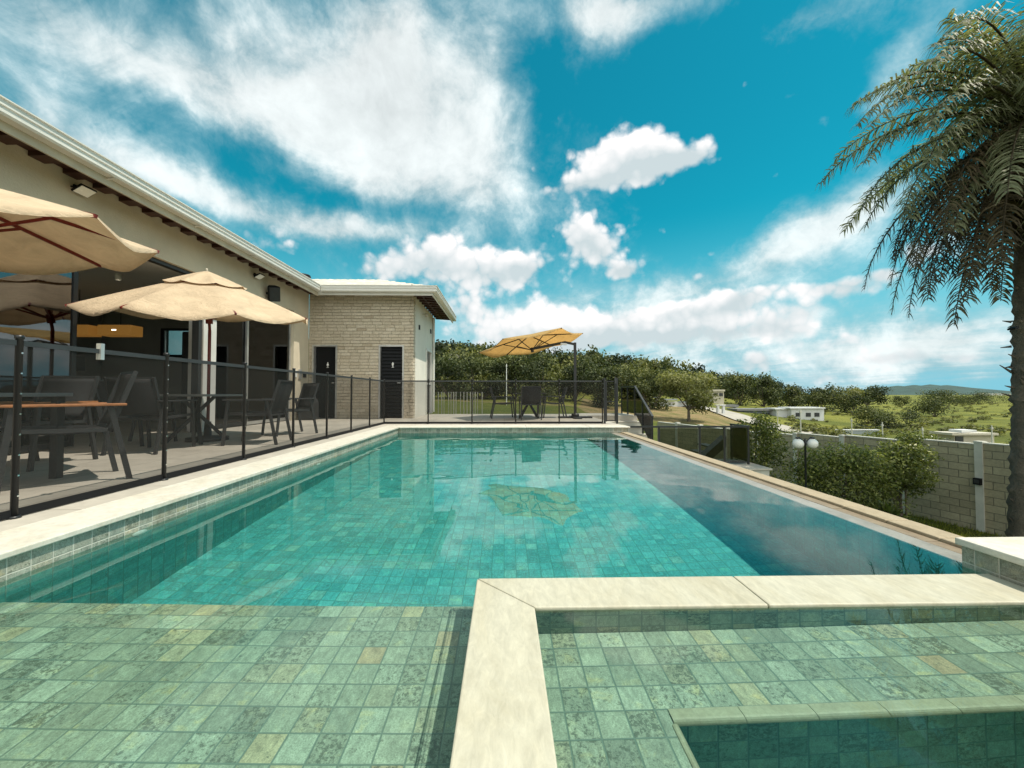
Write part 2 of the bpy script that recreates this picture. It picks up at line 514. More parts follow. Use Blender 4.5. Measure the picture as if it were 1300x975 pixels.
fv = q.m('ABSOLUTE', q.m('SUBTRACT', q.m('FRACT', q.m('DIVIDE', v, .2)), .5))
fu = q.m('ABSOLUTE', q.m('SUBTRACT', q.m('FRACT', us), .5))
gm = q.m('MAXIMUM', q.smooth(fv, .445, .485), q.smooth(fu, .472, .492))
col = q.mix(q.m('MULTIPLY', gm, .75), col, (.10, .09, .07, 1))
q.put(p.inputs['Base Color'], col)
p.inputs['Roughness'].default_value = .95
q.put(p.inputs['Normal'], q.bump(q.m('SUBTRACT', q.m('MULTIPLY', n, .5), gm), .8, .012))
M['blocks'] = m

# deck paving
m, q, p = new_mat('grey_deck_paving')
uv = q.coord('UV')
u, v, _ = q.sep(uv)
us, vs = q.m('DIVIDE', u, .6), q.m('DIVIDE', v, .6)
w2 = q.node('ShaderNodeTexWhiteNoise', noise_dimensions='2D')
q.put(w2.inputs['Vector'], q.comb(q.m('FLOOR', us), q.m('FLOOR', vs)))
n = q.noise(uv, 7, 7, .65, .5)
n2 = q.noise(uv, .9, 6, .65)
k = q.m('MULTIPLY', q.smooth(n, .25, .75, .86, 1.1, 'LINEAR'), q.smooth(w2.outputs['Value'], 0, 1, .93, 1.06, 'LINEAR'))
k = q.m('MULTIPLY', k, q.smooth(n2, .35, .7, .84, 1.06, 'LINEAR'))
col = q.mix(1.0, (.48, .44, .37, 1), q.comb(k, k, k), 'MULTIPLY')
fu = q.m('ABSOLUTE', q.m('SUBTRACT', q.m('FRACT', us), .5))
fv = q.m('ABSOLUTE', q.m('SUBTRACT', q.m('FRACT', vs), .5))
gm = q.smooth(q.m('MAXIMUM', fu, fv), .490, .496)
col = q.mix(q.m('MULTIPLY', gm, .7), col, (.17, .15, .12, 1))
q.put(p.inputs['Base Color'], col)
q.put(p.inputs['Roughness'], q.smooth(n2, .3, .7, .5, .75, 'LINEAR'))
q.put(p.inputs['Normal'], q.bump(q.m('SUBTRACT', q.m('MULTIPLY', n, .4), gm), .3, .004))
M['paving'] = m

# ground: lawn, dry slope and rough field, told apart by a zone attribute
m, q, p = new_mat('grassland')
co = q.coord('Object')
zone = q.attr('zone')
nb = q.noise(co, .06, 6, .6, .4)
nm = q.noise(co, .35, 6, .65)
ns = q.noise(co, 9, 5, .7)
lawn = q.mix(q.smooth(nm, .35, .7), (.075, .10, .022, 1), (.13, .135, .03, 1))
dry = q.mix(q.smooth(nm, .4, .65), (.27, .20, .10, 1), (.14, .14, .05, 1))
field = q.mix(q.smooth(nb, .4, .62), (.20, .20, .045, 1), (.11, .125, .030, 1))
field = q.mix(q.smooth(nm, .55, .75, 0, .7), field, (.05, .07, .02, 1))
z2 = q.m('ADD', zone, q.m('MULTIPLY', q.m('SUBTRACT', nb, .5), 1.0))
c = q.mix(q.smooth(z2, .3, .7), lawn, dry)
c = q.mix(q.smooth(z2, 1.3, 1.7), c, field)
k = q.smooth(ns, .25, .75, .7, 1.3, 'LINEAR')
c = q.mix(1.0, c, q.comb(k, k, k), 'MULTIPLY')
q.put(p.inputs['Base Color'], c)
p.inputs['Roughness'].default_value = .95
p.inputs['Specular IOR Level'].default_value = .1
q.put(p.inputs['Normal'], q.bump(q.m('ADD', ns, nm), 1.0, .15))
M['ground'] = m
M['far_hill'] = simple('wooded_far_hill', (.035, .068, .058), .95, vary=.35, scale=.012, bump=.6, bscale=.02, bdist=12)

M['leaf_bush'] = leaf_mat('glossy_shrub_leaf', (.036, .052, .012), (.13, .155, .038), (.36, .37, .10), .42, .35)
M['leaf_light'] = leaf_mat('light_shrub_leaf', (.05, .07, .016), (.11, .135, .03), (.26, .26, .06), .35, .35)
M['leaf_tree'] = leaf_mat('tree_leaf', (.05, .06, .02), (.155, .16, .055), (.30, .29, .11), .6, .3)
M['leaf_forest'] = leaf_mat('forest_leaf', (.010, .018, .006), (.058, .074, .022), (.20, .20, .06), .65, .2)
M['leaf_palm'] = leaf_mat('palm_leaflet', (.085, .092, .048), (.20, .21, .12), (.37, .38, .24), .55, .3)
M['leaf_dead'] = leaf_mat('dry_palm_leaflet', (.035, .026, .014), (.085, .064, .034), (.16, .125, .07), .6, .25)
M['grass'] = leaf_mat('lawn_blade', (.08, .11, .016), (.18, .20, .03), (.36, .36, .08), .5, .45)
M['trunk_palm'] = simple('palm_trunk_bark', (.12, .10, .075), .95, vary=.4, scale=3, bump=1.0, bscale=16, bdist=.05)

# water: real refraction, sunlight carried through it by shadow caustics
m, q, p = new_mat('pool_water')
q.n.remove(p)
gl = q.node('ShaderNodeBsdfGlass')
gl.inputs['IOR'].default_value = 1.36
gl.inputs['Roughness'].default_value = 0
q.put(gl.inputs[0], (.83, .975, .945, 1))
q.l.new(gl.outputs[0], q.n['Material Output'].inputs[0])
M['water'] = m


# ------------------------------------------------------------------ mesh builders
class MB:
    def __init__(s):
        s.v, s.f, s.uv, s.sm = [], [], {}, []

    def add(s, vs, fs, smooth=False):
        b = len(s.v)
        s.v += [tuple(x) for x in vs]
        for f in fs:
            s.f.append(tuple(b + i for i in f))
            s.sm.append(smooth)
        return s

    def box(s, x0, x1, y0, y1, z0, z1, mat=None):
        vs = [Vector((x, y, z)) for x in (x0, x1) for y in (y0, y1) for z in (z0, z1)]
        if mat is not None:
            vs = [mat @ v for v in vs]
        return s.add(vs, [(0, 1, 3, 2), (4, 6, 7, 5), (0, 4, 5, 1), (2, 3, 7, 6), (0, 2, 6, 4), (1, 5, 7, 3)])

    def bar(s, a, b, w, h=None, up=(0, 0, 1)):
        """Rectangular bar from a to b, w wide and h high."""
        a, b = Vector(a), Vector(b)
        h = w if h is None else h
        d = (b - a).normalized()
        u = Vector(up)
        if abs(d.dot(u)) > .98:
            u = Vector((0, 1, 0))
        r = d.cross(u).normalized()
        u = r.cross(d)
        vs = [p + r * (sx * w / 2) + u * (sz * h / 2) for p in (a, b) for sx in (-1, 1) for sz in (-1, 1)]
        return s.add(vs, [(0, 1, 3, 2), (4, 6, 7, 5), (0, 4, 5, 1), (2, 3, 7, 6), (0, 2, 6, 4), (1, 5, 7, 3)])

    def tube(s, pts, r, n=10, cap=True):
        pts = [Vector(p) for p in pts]
        rs = r if isinstance(r, (list, tuple)) else [r] * len(pts)
        rings = []
        ref = Vector((0.13, 0.27, 1)).normalized()
        for i, p in enumerate(pts):
            d = (pts[min(i + 1, len(pts) - 1)] - pts[max(i - 1, 0)]).normalized()
            rr = ref if abs(d.dot(ref)) < .95 else Vector((1, 0, 0))
            u = d.cross(rr).normalized()
            w = d.cross(u)
            rings.append([p + (u * math.cos(2 * PI * k / n) + w * math.sin(2 * PI * k / n)) * rs[i] for k in range(n)])
        vs = [v for ring in rings for v in ring]
        fs = [(i * n + k, i * n + (k + 1) % n, (i + 1) * n + (k + 1) % n, (i + 1) * n + k) for i in range(len(pts) - 1) for k in range(n)]
        s.add(vs, fs, True)
        if cap:
            s.add(rings[0], [tuple(range(n))[::-1]])
            s.add(rings[-1], [tuple(range(n))])
        return s

    def lathe(s, c, prof, n=20):
        c = Vector(c)
        vs = [c + Vector((r * math.cos(2 * PI * k / n), r * math.sin(2 * PI * k / n), z)) for r, z in prof for k in range(n)]
        fs = [(i * n + k, i * n + (k + 1) % n, (i + 1) * n + (k + 1) % n, (i + 1) * n + k) for i in range(len(prof) - 1) for k in range(n)]
        return s.add(vs, fs, True)

    def prism(s, poly, z0, z1, mat=None):
        n = len(poly)
        vs = [Vector((x, y, z0)) for x, y in poly] + [Vector((x, y, z1)) for x, y in poly]
        if mat is not None:
            vs = [mat @ v for v in vs]
        return s.add(vs, [tuple(range(n))[::-1], tuple(range(n, 2 * n))] + [(i, (i + 1) % n, n + (i + 1) % n, n + i) for i in range(n)])

    def build(s, name, mat, parent=None, bevel=0.0, loc=None, seg=2, angle=40):
        me = bpy.data.meshes.new(name)
        off = Vector(loc) if loc is not None else Vector((0, 0, 0))
        me.from_pydata([Vector(v) - off for v in s.v], [], s.f)
        me.validate()
        me.polygons.foreach_set('use_smooth', s.sm[:len(me.polygons)] if len(s.sm) == len(me.polygons) else [False] * len(me.polygons))
        bm = bmesh.new()
        bm.from_mesh(me)
        bmesh.ops.recalc_face_normals(bm, faces=bm.faces)
        bm.to_mesh(me)
        bm.free()
        uvl = me.uv_layers.new(name='UVMap')
        co = [Vector(v.co) + off for v in me.vertices]
        for pl in me.polygons:
            nx, ny, nz = (abs(c) for c in pl.normal)
            for li, vi in zip(pl.loop_indices, pl.vertices):
                c = co[vi]
                if nz >= nx and nz >= ny:
                    uvl.data[li].uv = (c.x, c.y)
                elif nx >= ny:
                    uvl.data[li].uv = (c.y, c.z)
                else:
                    uvl.data[li].uv = (c.x, c.z)
        o = bpy.data.objects.new(name, me)
        COL.objects.link(o)
        o.location = off
        me.materials.append(mat)
        if parent is not None:
            o.parent = parent
        if bevel:
            b = o.modifiers.new('edge', 'BEVEL')
            b.width = bevel
            b.segments = seg
            b.limit_method = 'ANGLE'
            b.angle_limit = rad(angle)
        return o


def thing(name, label, cat, loc=(0, 0, 0), rz=0.0, group=None):
    o = bpy.data.objects.new(name, None)
    COL.objects.link(o)
    o.location = loc
    o.rotation_euler = (0, 0, rz)
    o.empty_display_size = .2
    o['label'], o['category'] = label, cat
    if group:
        o['group'] = group
    return o


def tag(o, label, cat, group=None):
    o['label'], o['category'] = label, cat
    if group:
        o['group'] = group
    return o


def struct(o, kind='structure'):
    o['kind'] = kind
    return o


def dup(root, loc, rz, label, group=None, scale=None):
    r = root.copy()
    COL.objects.link(r)
    r.location, r.rotation_euler = loc, (0, 0, rz)
    r['label'] = label
    if group:
        r['group'] = group
    if scale:
        r.scale = scale
    for ch in list(root.children):
        c = ch.copy()
        COL.objects.link(c)
        c.parent = r
        for gc in list(ch.children):
            e = gc.copy()
            COL.objects.link(e)
            e.parent = c
    return r


def faces_mesh(name, V, tint, mat, parent=None, loc=None):
    """V (n,k,3): n loose polygons of k corners with a per-face tint."""
    V = np.asarray(V, dtype=np.float32)
    n, k, _ = V.shape
    if loc is not None:
        V = V - np.asarray(loc, dtype=np.float32)
    me = bpy.data.meshes.new(name)
    me.vertices.add(n * k)
    me.vertices.foreach_set('co', V.reshape(-1))
    me.loops.add(n * k)
    me.loops.foreach_set('vertex_index', np.arange(n * k, dtype=np.int32))
    me.polygons.add(n)
    me.polygons.foreach_set('loop_start', np.arange(0, n * k, k, dtype=np.int32))
    me.update(calc_edges=True)
    a = me.attributes.new('tint', 'FLOAT', 'FACE')
    a.data.foreach_set('value', np.clip(np.asarray(tint, dtype=np.float32), 0, 1))
    me.materials.append(mat)
    o = bpy.data.objects.new(name, me)
    COL.objects.link(o)
    if loc is not None:
        o.location = loc
    if parent is not None:
        o.parent = parent
    return o


def unit(a):
    return a / np.maximum(np.linalg.norm(a, axis=-1, keepdims=True), 1e-9)


def leaf_quads(rng, P, L, Wd, outward=None, bias=.5, droop=.0):
    """Diamond leaves at points P, length L, width Wd, loosely facing OUTWARD."""
    n = len(P)
    ax = unit(rng.normal(size=(n, 3)) + (np.array([0, 0, -droop])))
    if outward is not None:
        nr = unit(rng.normal(size=(n, 3)) * (1 - bias) + outward * bias * 1.6)
    else:
        nr = unit(rng.normal(size=(n, 3)))
    ax = unit(ax - nr * np.sum(ax * nr, 1, keepdims=True))
    sd = np.cross(nr, ax)
    L = np.broadcast_to(L, (n,))[:, None]
    Wd = np.broadcast_to(Wd, (n,))[:, None]
    a = P - ax * L * .5
    b = P - ax * L * .05 + sd * Wd * .5 - nr * L * .04
    c = P + ax * L * .5 - nr * L * .12
    d = P - ax * L * .05 - sd * Wd * .5 - nr * L * .04
    return np.stack([a, b, c, d], 1)


# ================================================================== SETTING
GZ = -2.95                                   # garden level beyond the overflow edge
TS = np.array([-6, -3, -1.2, -.45, -.2, 0.0, .15, .3, .5, .65, .8, 1.0, 1.5, 4])
TY = np.array([9., 14, 24, 40, 60, 80, 105, 150, 220, 350, 700, 2500, 6000])
TZ = np.array([
    # 9     14     24    40    60    80   105   150   220   350  700  2500  6000
    [-3.1, -.5, -.5, -.5, 0, 1, 3, 5, 8, 8, -2, -8, -8],
    [-3.1, -.5, -.5, -.5, 0, 2, 5, 9, 12, 10, 0, -8, -8],
    [-3.1, -.45, -.5, -.5, 0, 3, 7, 13, 16, 12, 0, -8, -8],
    [-3.1, -.45, -.5, -.5, .3, 2.6, 7, 13.5, 16, 12, 0, -8, -8],
    [-3.1, -.45, -.6, -.55, .1, 1.8, 5.5, 12, 14, 10, 0, -8, -8],
    [-3.1, -.45, -.9, -.7, -.3, 1.2, 4.2, 9.0, 11, 8, 0, -8, -8],
    [-3.1, -.6, -1.4, -1.1, -.7, .5, 3.4, 8.0, 10, 7, -1, -8, -8],
    [-3.0, -2.2, -2.5, -2.5, -1.6, -1.0, 1.6, 6.2, 8.2, 5, -2, -8, -8],
    [GZ, GZ, -3.2, -3.0, -2.3, -1.7, -.4, 2.3, 3.8, 2, -3, -8, -8],
    [GZ, GZ, -3.2, -3.7, -3.4, -3.0, -2.3, -.3, .2, -1, -4, -8, -8],
    [GZ, GZ, -3.3, -4.3, -4.4, -4.4, -4.2, -3.8, -3.3, -3, -5, -8, -8],
    [GZ, GZ, -3.5, -4.6, -5.0, -5.1, -5.2, -5.0, -4.6, -4.6, -6, -8, -8],
    [GZ, GZ, -3.5, -4.6, -5.0, -5.2, -5.4, -5.2, -4.8, -5.0, -6, -8, -8],
    [GZ, GZ, -3.5, -4.6, -5.0, -5.2, -5.4, -5.2, -5.0, -5.2, -6, -8, -8]])


def tz(x, y):
    """Ground height (arrays or numbers)."""
    x, y = np.asarray(x, float), np.asarray(y, float)
    yy = np.clip(y, TY[0], TY[-1])
    s = np.clip(x / yy, TS[0], TS[-1])
    i = np.clip(np.searchsorted(TS, s) - 1, 0, len(TS) - 2)
    j = np.clip(np.searchsorted(TY, yy) - 1, 0, len(TY) - 2)
    a = (s - TS[i]) / (TS[i + 1] - TS[i])
    b = (yy - TY[j]) / (TY[j + 1] - TY[j])
    a = a * a * (3 - 2 * a)
    return (TZ[i, j] * (1 - a) + TZ[i + 1, j] * a) * (1 - b) + (TZ[i, j + 1] * (1 - a) + TZ[i + 1, j + 1] * a) * b


def zone_of(x, y):
    """0 lawn, 1 dry earth slope, 2 rough field."""
    s = x / np.maximum(y, 9)
    z = np.zeros_like(x)
    z = np.where((y > 44) & (y < 75) & (s > .2) & (s < .62), 1.0, z)
    z = np.where((y >= 75) & (s <= .7), 2.0, z)
    z = np.where((y > 26) & (s > .62), 2.0, z)
    z = np.where((y > 50) & (s < .2), 2.0, z)
    return z


xs = np.concatenate([-np.geomspace(4500, 30, 26), np.arange(-28, 41, 1.0), np.geomspace(42, 6000, 46)])
ys = np.concatenate([[-300, -60, -15, -5], np.arange(0, 40, 1.0), np.geomspace(40, 6000, 70)])
gx, gy = np.meshgrid(xs, ys)
gz = tz(gx, gy)
nx_, ny_ = len(xs), len(ys)
me = bpy.data.meshes.new('ground')
idx = np.arange(nx_ * ny_).reshape(ny_, nx_)
me.from_pydata(np.stack([gx, gy, gz], -1).reshape(-1, 3).tolist(), [],
               np.stack([idx[:-1, :-1], idx[:-1, 1:], idx[1:, 1:], idx[1:, :-1]], -1).reshape(-1, 4).tolist())
me.attributes.new('zone', 'FLOAT', 'POINT').data.foreach_set('value', zone_of(gx, gy).reshape(-1).astype(np.float32))
me.polygons.foreach_set('use_smooth', [True] * len(me.polygons))
me.materials.append(M['ground'])
ground = bpy.data.objects.new('ground', me)
COL.objects.link(ground)
struct(ground)


def ribbon(name, pts, width, mat, lift=.06):
    """A strip of road laid over the ground."""
    P = []
    for (x0, y0), (x1, y1) in zip(pts[:-1], pts[1:]):
        for k in range(8):
            P.append((x0 + (x1 - x0) * k / 8, y0 + (y1 - y0) * k / 8))
    P.append(pts[-1])
    vs, fs = [], []
    for i, (x, y) in enumerate(P):
        a, b = P[max(i - 1, 0)], P[min(i + 1, len(P) - 1)]
        t = Vector((b[0] - a[0], b[1] - a[1], 0)).normalized()
        nrm = Vector((-t.y, t.x, 0))
        for sgn in (-1, 1):
            qx, qy = x + nrm.x * sgn * width / 2, y + nrm.y * sgn * width / 2
            vs.append((qx, qy, max(float(tz(qx, qy)), float(tz(x, y)) - .2) + lift + .1))
    fs = [(2 * i, 2 * i + 1, 2 * i + 3, 2 * i + 2) for i in range(len(P) - 1)]
    return struct(MB().add(vs, fs).build(name, mat))


ribbon('road', [(24, 92), (36, 78), (38, 66), (36, 55), (37, 46)], 5.5, M['road'])

# far wooded ridge
hv = []
hf = []
HN = 70
for k in range(HN):
    t = k / (HN - 1)
    px = 1040 + 300 * t
    h = 0
    for c, w, a in ((1165, 40, 10.5), (1208, 34, 6.0), (1118, 30, 7.0), (1262, 40, 3.4), (1320, 40, 4)):
        h += a * math.exp(-((px - c) / w) ** 2)
    h += .7 * math.sin(k * 1.3) * math.exp(-((px - 1170) / 90) ** 2)
    d = ray(px, 503)
    yb = 2600
    x = d.x / d.y * yb
    top = -6 + h * yb / FPX
    hv += [(x, yb - 500, -9), (x * 1.02, yb, top), (x * 1.12, yb + 900, -12)]
for k in range(HN - 1):
    for r in range(2):
        hf.append((3 * k + r, 3 * k + 3 + r, 3 * k + 4 + r, 3 * k + 1 + r))
struct(MB().add(hv, hf, True).build('hills', M['far_hill']))

# deck: the terrace round the pool, and the part at the head of the stairs
dk = MB()
dk.box(-12.0, -2.485, -1.3, 13.2, -.25, 0)
dk.box(-2.485, 2.62, 8.36, 13.2, -.25, 0)
dk.box(2.62, 4.25, 12.25, 13.7, -.25, -.002)
struct(dk.build('deck', M['paving']))
# earth and masonry under the terrace
struct(MB().box(-12, 2.60, 13.02, 13.18, -3.3, -.26).box(2.45, 2.6, 8.5, 13.0, -3.3, -.26).build('terrace_foundation', M['post_conc']))

# ------------------------------------------------------------------ the pool
pool = thing('swimming_pool', 'long green stone overflow pool with a raised cream spa kerb in its corner', 'pool', (0, 4, 0))


def part(mb, name, mat, parent, bevel=0.0, **kw):
    return mb.build(name, mat, parent, bevel, **kw)


def pool_part(mb, name, mat, bevel=0.0):
    o = mb.build(name, mat, None, bevel, loc=(0, 4, 0))
    o.location = (0, 0, 0)
    o.parent = pool
    o.cycles.is_caustics_receiver = True
    return o


ZW = -.11
pool_part(MB().box(-2.3, 2.3, 1.70, 8.1, -1.5, -1.21), 'basin_floor', M['tile_water_tinted'])
pool_part(MB().box(-2.5, -2.16, -1.3, 8.35, -.1855, -.012), 'waterline_tiles', M['tile_wall'])
pool_part(MB().box(-2.159, 2.56, 7.95, 8.34, -.1855, -.012), 'waterline_tiles', M['tile_wall'])
pool_part(MB().box(-2.5, -2.1605, -1.3, 8.35, -1.6, -.186), 'basin_wall', M['tile_water_tinted'])
pool_part(MB().box(-2.159, 2.56, 7.9505, 8.34, -1.6, -.186), 'basin_wall', M['tile_water_tinted'])
pool_part(MB().box(2.18, 2.552, 1.78, 7.949, -3.2, -.122), 'basin_wall', M['tile_water_tinted'])
pool_part(MB().box(-2.159, -.101, -1.3, 1.73, -1.6, -.39), 'bench', M['tile_shallow'])
sd = MB()
sd.box(-.10, .10, -1.3, 1.68, -1.6, -.124)
sd.box(.101, 2.149, 1.475, 1.68, -1.6, -.124)
pool_part(sd, 'spa_wall', M['tile_shallow'])
sb = MB()
sb.box(.101, .47, -1.3, 1.115, -1.6, -.30)
sb.box(.101, 2.149, 1.116, 1.474, -1.6, -.301)
pool_part(sb, 'spa_bench', M['tile_shallow'])
pool_part(
          MB().box(.476, 2.149, -1.3, 1.105, -1.7, -.95).box(.4705, .4755, -1.3, 1.11, -.949, -.315).box(.476, 2.148, 1.1105, 1.1155, -.949, -.315), 'spa_well', M['tile_well'])
# rounded stones along the lip of the spa bench
bn = MB()
xx = .472
while xx < 2.14:
    x2 = min(xx + .205, 2.146)
    pf_ = [(1.128, -.326), (1.128, -.2945)] + [(1.099 + .0157 * math.cos(a_ * PI / 8), -.3102 + .0157 * math.sin(a_ * PI / 8)) for a_ in range(4, 13)]
    nb_ = len(pf_)
    bn.add([(x_, y_, z_) for x_ in (xx + .0009, x2 - .0009) for y_, z_ in pf_], [tuple(range(nb_)), tuple(range(nb_, 2 * nb_))] + [(i_, (i_ + 1) % nb_, nb_ + (i_ + 1) % nb_, nb_ + i_) for i_ in range(nb_)], False)
    xx = x2
pool_part(bn, 'spa_bullnose', M['bullnose'])
pool_part(MB().box(.462, .482, -1.3, 1.083, -.325, -.294), 'spa_bullnose', M['bullnose'], .008)
# coping, slab by slab
cp = MB()
yy = -1.3
for k, ln in enumerate([1.1, 1.35, 1.2, 1.35, 1.2, 1.35, 1.25, 1.0]):
    y2 = min(yy + ln, 8.352)
    if y2 > yy + .01:
        cp.box(-2.482, -2.138, yy + .0015, y2 - .0015, -.0115, .02)
    yy = y2
pool_part(cp, 'coping', M['coping'], .006)
cp = MB()
for x0, x1 in ((-2.136, -.9), (-.9, .45), (.45, 1.75), (1.75, 2.60)):
    cp.box(x0 + .0015, x1 - .0015, 7.905, 8.352, -.0115, .0195)
pool_part(cp, 'coping', M['coping'], .012)
# overflow ledge: wet strip, stained slot stones, dry tan stones
pool_part(MB().box(2.179, 2.315, 1.80, 7.94, -.1215, -.1135), 'overflow_ledge', M['ledge_wet'])
lb = MB()
lt = MB()
yy = 1.80
rr = random.Random(4)
while yy < 7.9:
    y2 = min(yy + .30, 7.94)
    lb.box(2.317, 2.398, yy + .002, y2 - .002, -.1215, -.112 + rr.uniform(-.002, .001))
    lt.box(2.400, 2.556, yy + .0015, y2 - .0015, -.1215, -.094 + rr.uniform(-.001, .001))
    yy = y2
pool_part(lb, 'slot_stones', M['ledge_brown'], .003)
pool_part(lt, 'edge_stones', M['ledge_tan'], .008)
# spa kerb, mitred at the corner
kz0, kz1 = -.1235, -.0985
k1 = MB()
k1.prism([(-.118, -1.3), (.115, -1.3), (.115, 1.4585), (-.1165, 1.690)], kz0, kz1)
k1.prism([(-.1145, 1.692), (.1175, 1.4600), (1.0, 1.460), (1.0, 1.692)], kz0, kz1)
k1.prism([(1.0035, 1.460), (2.1485, 1.460), (2.1485, 1.692), (1.0035, 1.692)], kz0, kz1)
pool_part(k1, 'spa_kerb', M['spa_stone'], .005)
# raised pier on the right of the spa
pool_part(MB().box(2.152, 3.4, -1.3, 1.79, -3.2, -.013), 'spa_pier', M['tile_wall'])
pool_part(MB().box(2.135, 3.42, -1.3, 1.805, -.0125, .02), 'pier_slab', M['coping'], .006)
pool_part(MB().box(-2.16, 2.16, -1.5, -1.301, -1.6, .02), 'basin_wall', M['tile_wall'])
# return nozzles on the left wall
for yy, zz in ((2.35, -.165), (4.55, -.165)):
    nz = MB()
    nz.lathe((0, 0, 0), [(0, .012), (.018, .012), (.022, .008), (.036, .006), (.038, 0), (.0, 0)], 20)
    o = nz.build('return_nozzle', M['sign_white'])
    o.scale = (1.25, 1.25, 1.25)
    o.parent = pool
    o.location = (-2.159, yy - 4, zz)
    o.rotation_euler = (0, PI / 2, 0)
    o.cycles.is_caustics_receiver = True

# water: gently rippled sheet
wxn, wyn = 150, 330
wx_ = np.linspace(-2.162, 2.195, wxn)
wy_ = np.linspace(-1.302, 7.952, wyn)
ax, ay = np.meshgrid(wx_, wy_)
rng = np.random.default_rng(5)
hgt = np.zeros_like(ax)
for k in range(46):
    lam = rng.uniform(.16, .75)
    th = rng.normal(PI / 2, .55)
    kx, ky = math.cos(th) * 2 * PI / lam, math.sin(th) * 2 * PI / lam
    hgt += .00013 * (lam / .4) ** 1.0 * np.sin(ax * kx + ay * ky + rng.uniform(0, 6.28))
hgt *= np.clip(.22 + (ay - 2.6) / 7.0, .22, .85)
me = bpy.data.meshes.new('water')
idx = np.arange(wxn * wyn).reshape(wyn, wxn)
me.from_pydata(np.stack([ax, ay, ZW + hgt], -1).reshape(-1, 3).tolist(), [],
               np.stack([idx[:-1, :-1], idx[:-1, 1:], idx[1:, 1:], idx[1:, :-1]], -1).reshape(-1, 4).tolist())
me.polygons.foreach_set('use_smooth', [True] * len(me.polygons))
me.materials.append(M['water'])
water = bpy.data.objects.new('water', me)
COL.objects.link(water)
water.cycles.is_caustics_caster = True
struct(water)

# ================================================================== HOUSE
WX = -5.5                 # wall face towards the pool
house = thing('house', 'long beige plastered house with white gutter, open sliding doors and dark eaves', 'house', (WX, 4, 0))


def hp(mb, name, mat, bevel=0.0, root=house, parent=None):
    """A part of ROOT, given in world coordinates."""
    o = mb.build(name, mat, None, bevel, loc=root.location)
    o.location = (0, 0, 0)
    o.parent = parent or root
    return o


BY = 10.95                # front of the stone annex
w = MB()
w.box(WX - .22, WX, -1.3, 10.94, 2.86, 3.62)
w.box(WX - .22, WX, 10.18, 10.94, .001, 2.859)
w.box(WX - .22, WX, -1.3, 1.2, .001, 2.859)
hp(w, 'wall', M['plaster'])
hp(MB().box(-5.78, WX - .001, 7.16, 7.48, .001, 2.858), 'pillar', M['plaster_white'], .01)
# room behind the doors
r_ = MB()
r_.box(-11.1, -11.0, -1.3, 11.0, .001, 2.95)
r_.box(-11.0, -9.36, 10.75, 10.93, .001, 2.95)
r_.box(-8.55, WX - .23, 10.75, 10.93, .001, 2.95)
r_.box(-9.359, -8.551, 10.75, 10.93, .001, 1.72)
r_.box(-9.359, -8.551, 10.75, 10.93, 2.46, 2.95)
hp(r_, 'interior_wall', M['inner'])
hp(MB().box(-11.0, WX - .221, -1.3, 10.74, 2.90, 2.96), 'ceiling', M['ceiling'])
fr = MB()
for x0, x1, z0, z1 in ((-9.38, -9.32, 1.70, 2.48), (-8.59, -8.53, 1.70, 2.48), (-9.319, -8.591, 1.70, 1.76), (-9.319, -8.591, 2.42, 2.48)):
    fr.box(x0, x1, 10.70, 10.748, z0, z1)
wf = hp(fr, 'window', M['black_box'])
hp(MB().box(-9.33, -8.58, 10.80, 10.806, 1.75, 2.43), 'pane', M['pane_dark'], parent=wf)
hp(MB().box(WX - .16, WX - .06, 1.201, 10.179, 2.80, 2.859), 'door_track', M['grey_metal'])


def slider(y0, y1, x, frame, pane, name='sliding_door', ww=.05):
    f = MB()
    f.box(x - .02, x + .02, y0, y0 + ww, .02, 2.79)
    f.box(x - .02, x + .02, y1 - ww, y1, .02, 2.79)
    f.box(x - .019, x + .019, y0 + ww + .001, y1 - ww - .001, .02, .09)
    f.box(x - .019, x + .019, y0 + ww + .001, y1 - ww - .001, 2.73, 2.79)
    o = hp(f, name, frame)
    hp(MB().box(x - .004, x + .004, y0 + ww - .005, y1 - ww + .005, .085, 2.735), 'pane', pane, parent=o)
    return o


slider(1.22, 2.55, WX - .09, M['black_metal'], M['pane'])
slider(2.50, 3.85, WX - .13, M['black_metal'], M['pane'])
slider(3.80, 5.13, WX - .09, M['black_metal'], M['pane'])
slider(7.49, 8.50, WX - .13, M['black_metal'], M['pane_dark'])
slider(8.46, 10.17, WX - .09, M['alu'], M['pane_dark'])
hp(MB().box(WX - .15, WX - .03, 7.08, 7.155, .001, 2.79), 'door_jamb', M['grey_metal'])

# gutter, fascia, rafters and roof
prof = [(0, 0), (.105, 0), (.122, .022), (.122, .03), (.108, .036), (.108, .085), (.122, .092), (.122, .10), (.112, .106), (.112, .150), (.13, .158), (.13, .172), (0, .172)]


def gutter(p0, p1, out, z, m0=0.0, m1=0.0):
    """Gutter along p0-p1 with its profile pushed OUT; m0/m1 lengthen the mitred ends with the profile."""
    p0, p1 = Vector((*p0, z)), Vector((*p1, z))
    o = Vector((*out, 0))
    d = (p1 - p0).normalized()
    n = len(prof)
    vs = [p0 + o * a + Vector((0, 0, b)) - d * a * m0 for a, b in prof] + [p1 + o * a + Vector((0, 0, b)) + d * a * m1 for a, b in prof]
    return MB().add(vs, [tuple(range(n))[::-1], tuple(range(n, 2 * n))] + [(i, (i + 1) % n, n + (i + 1) % n, n + i) for i in range(n)])


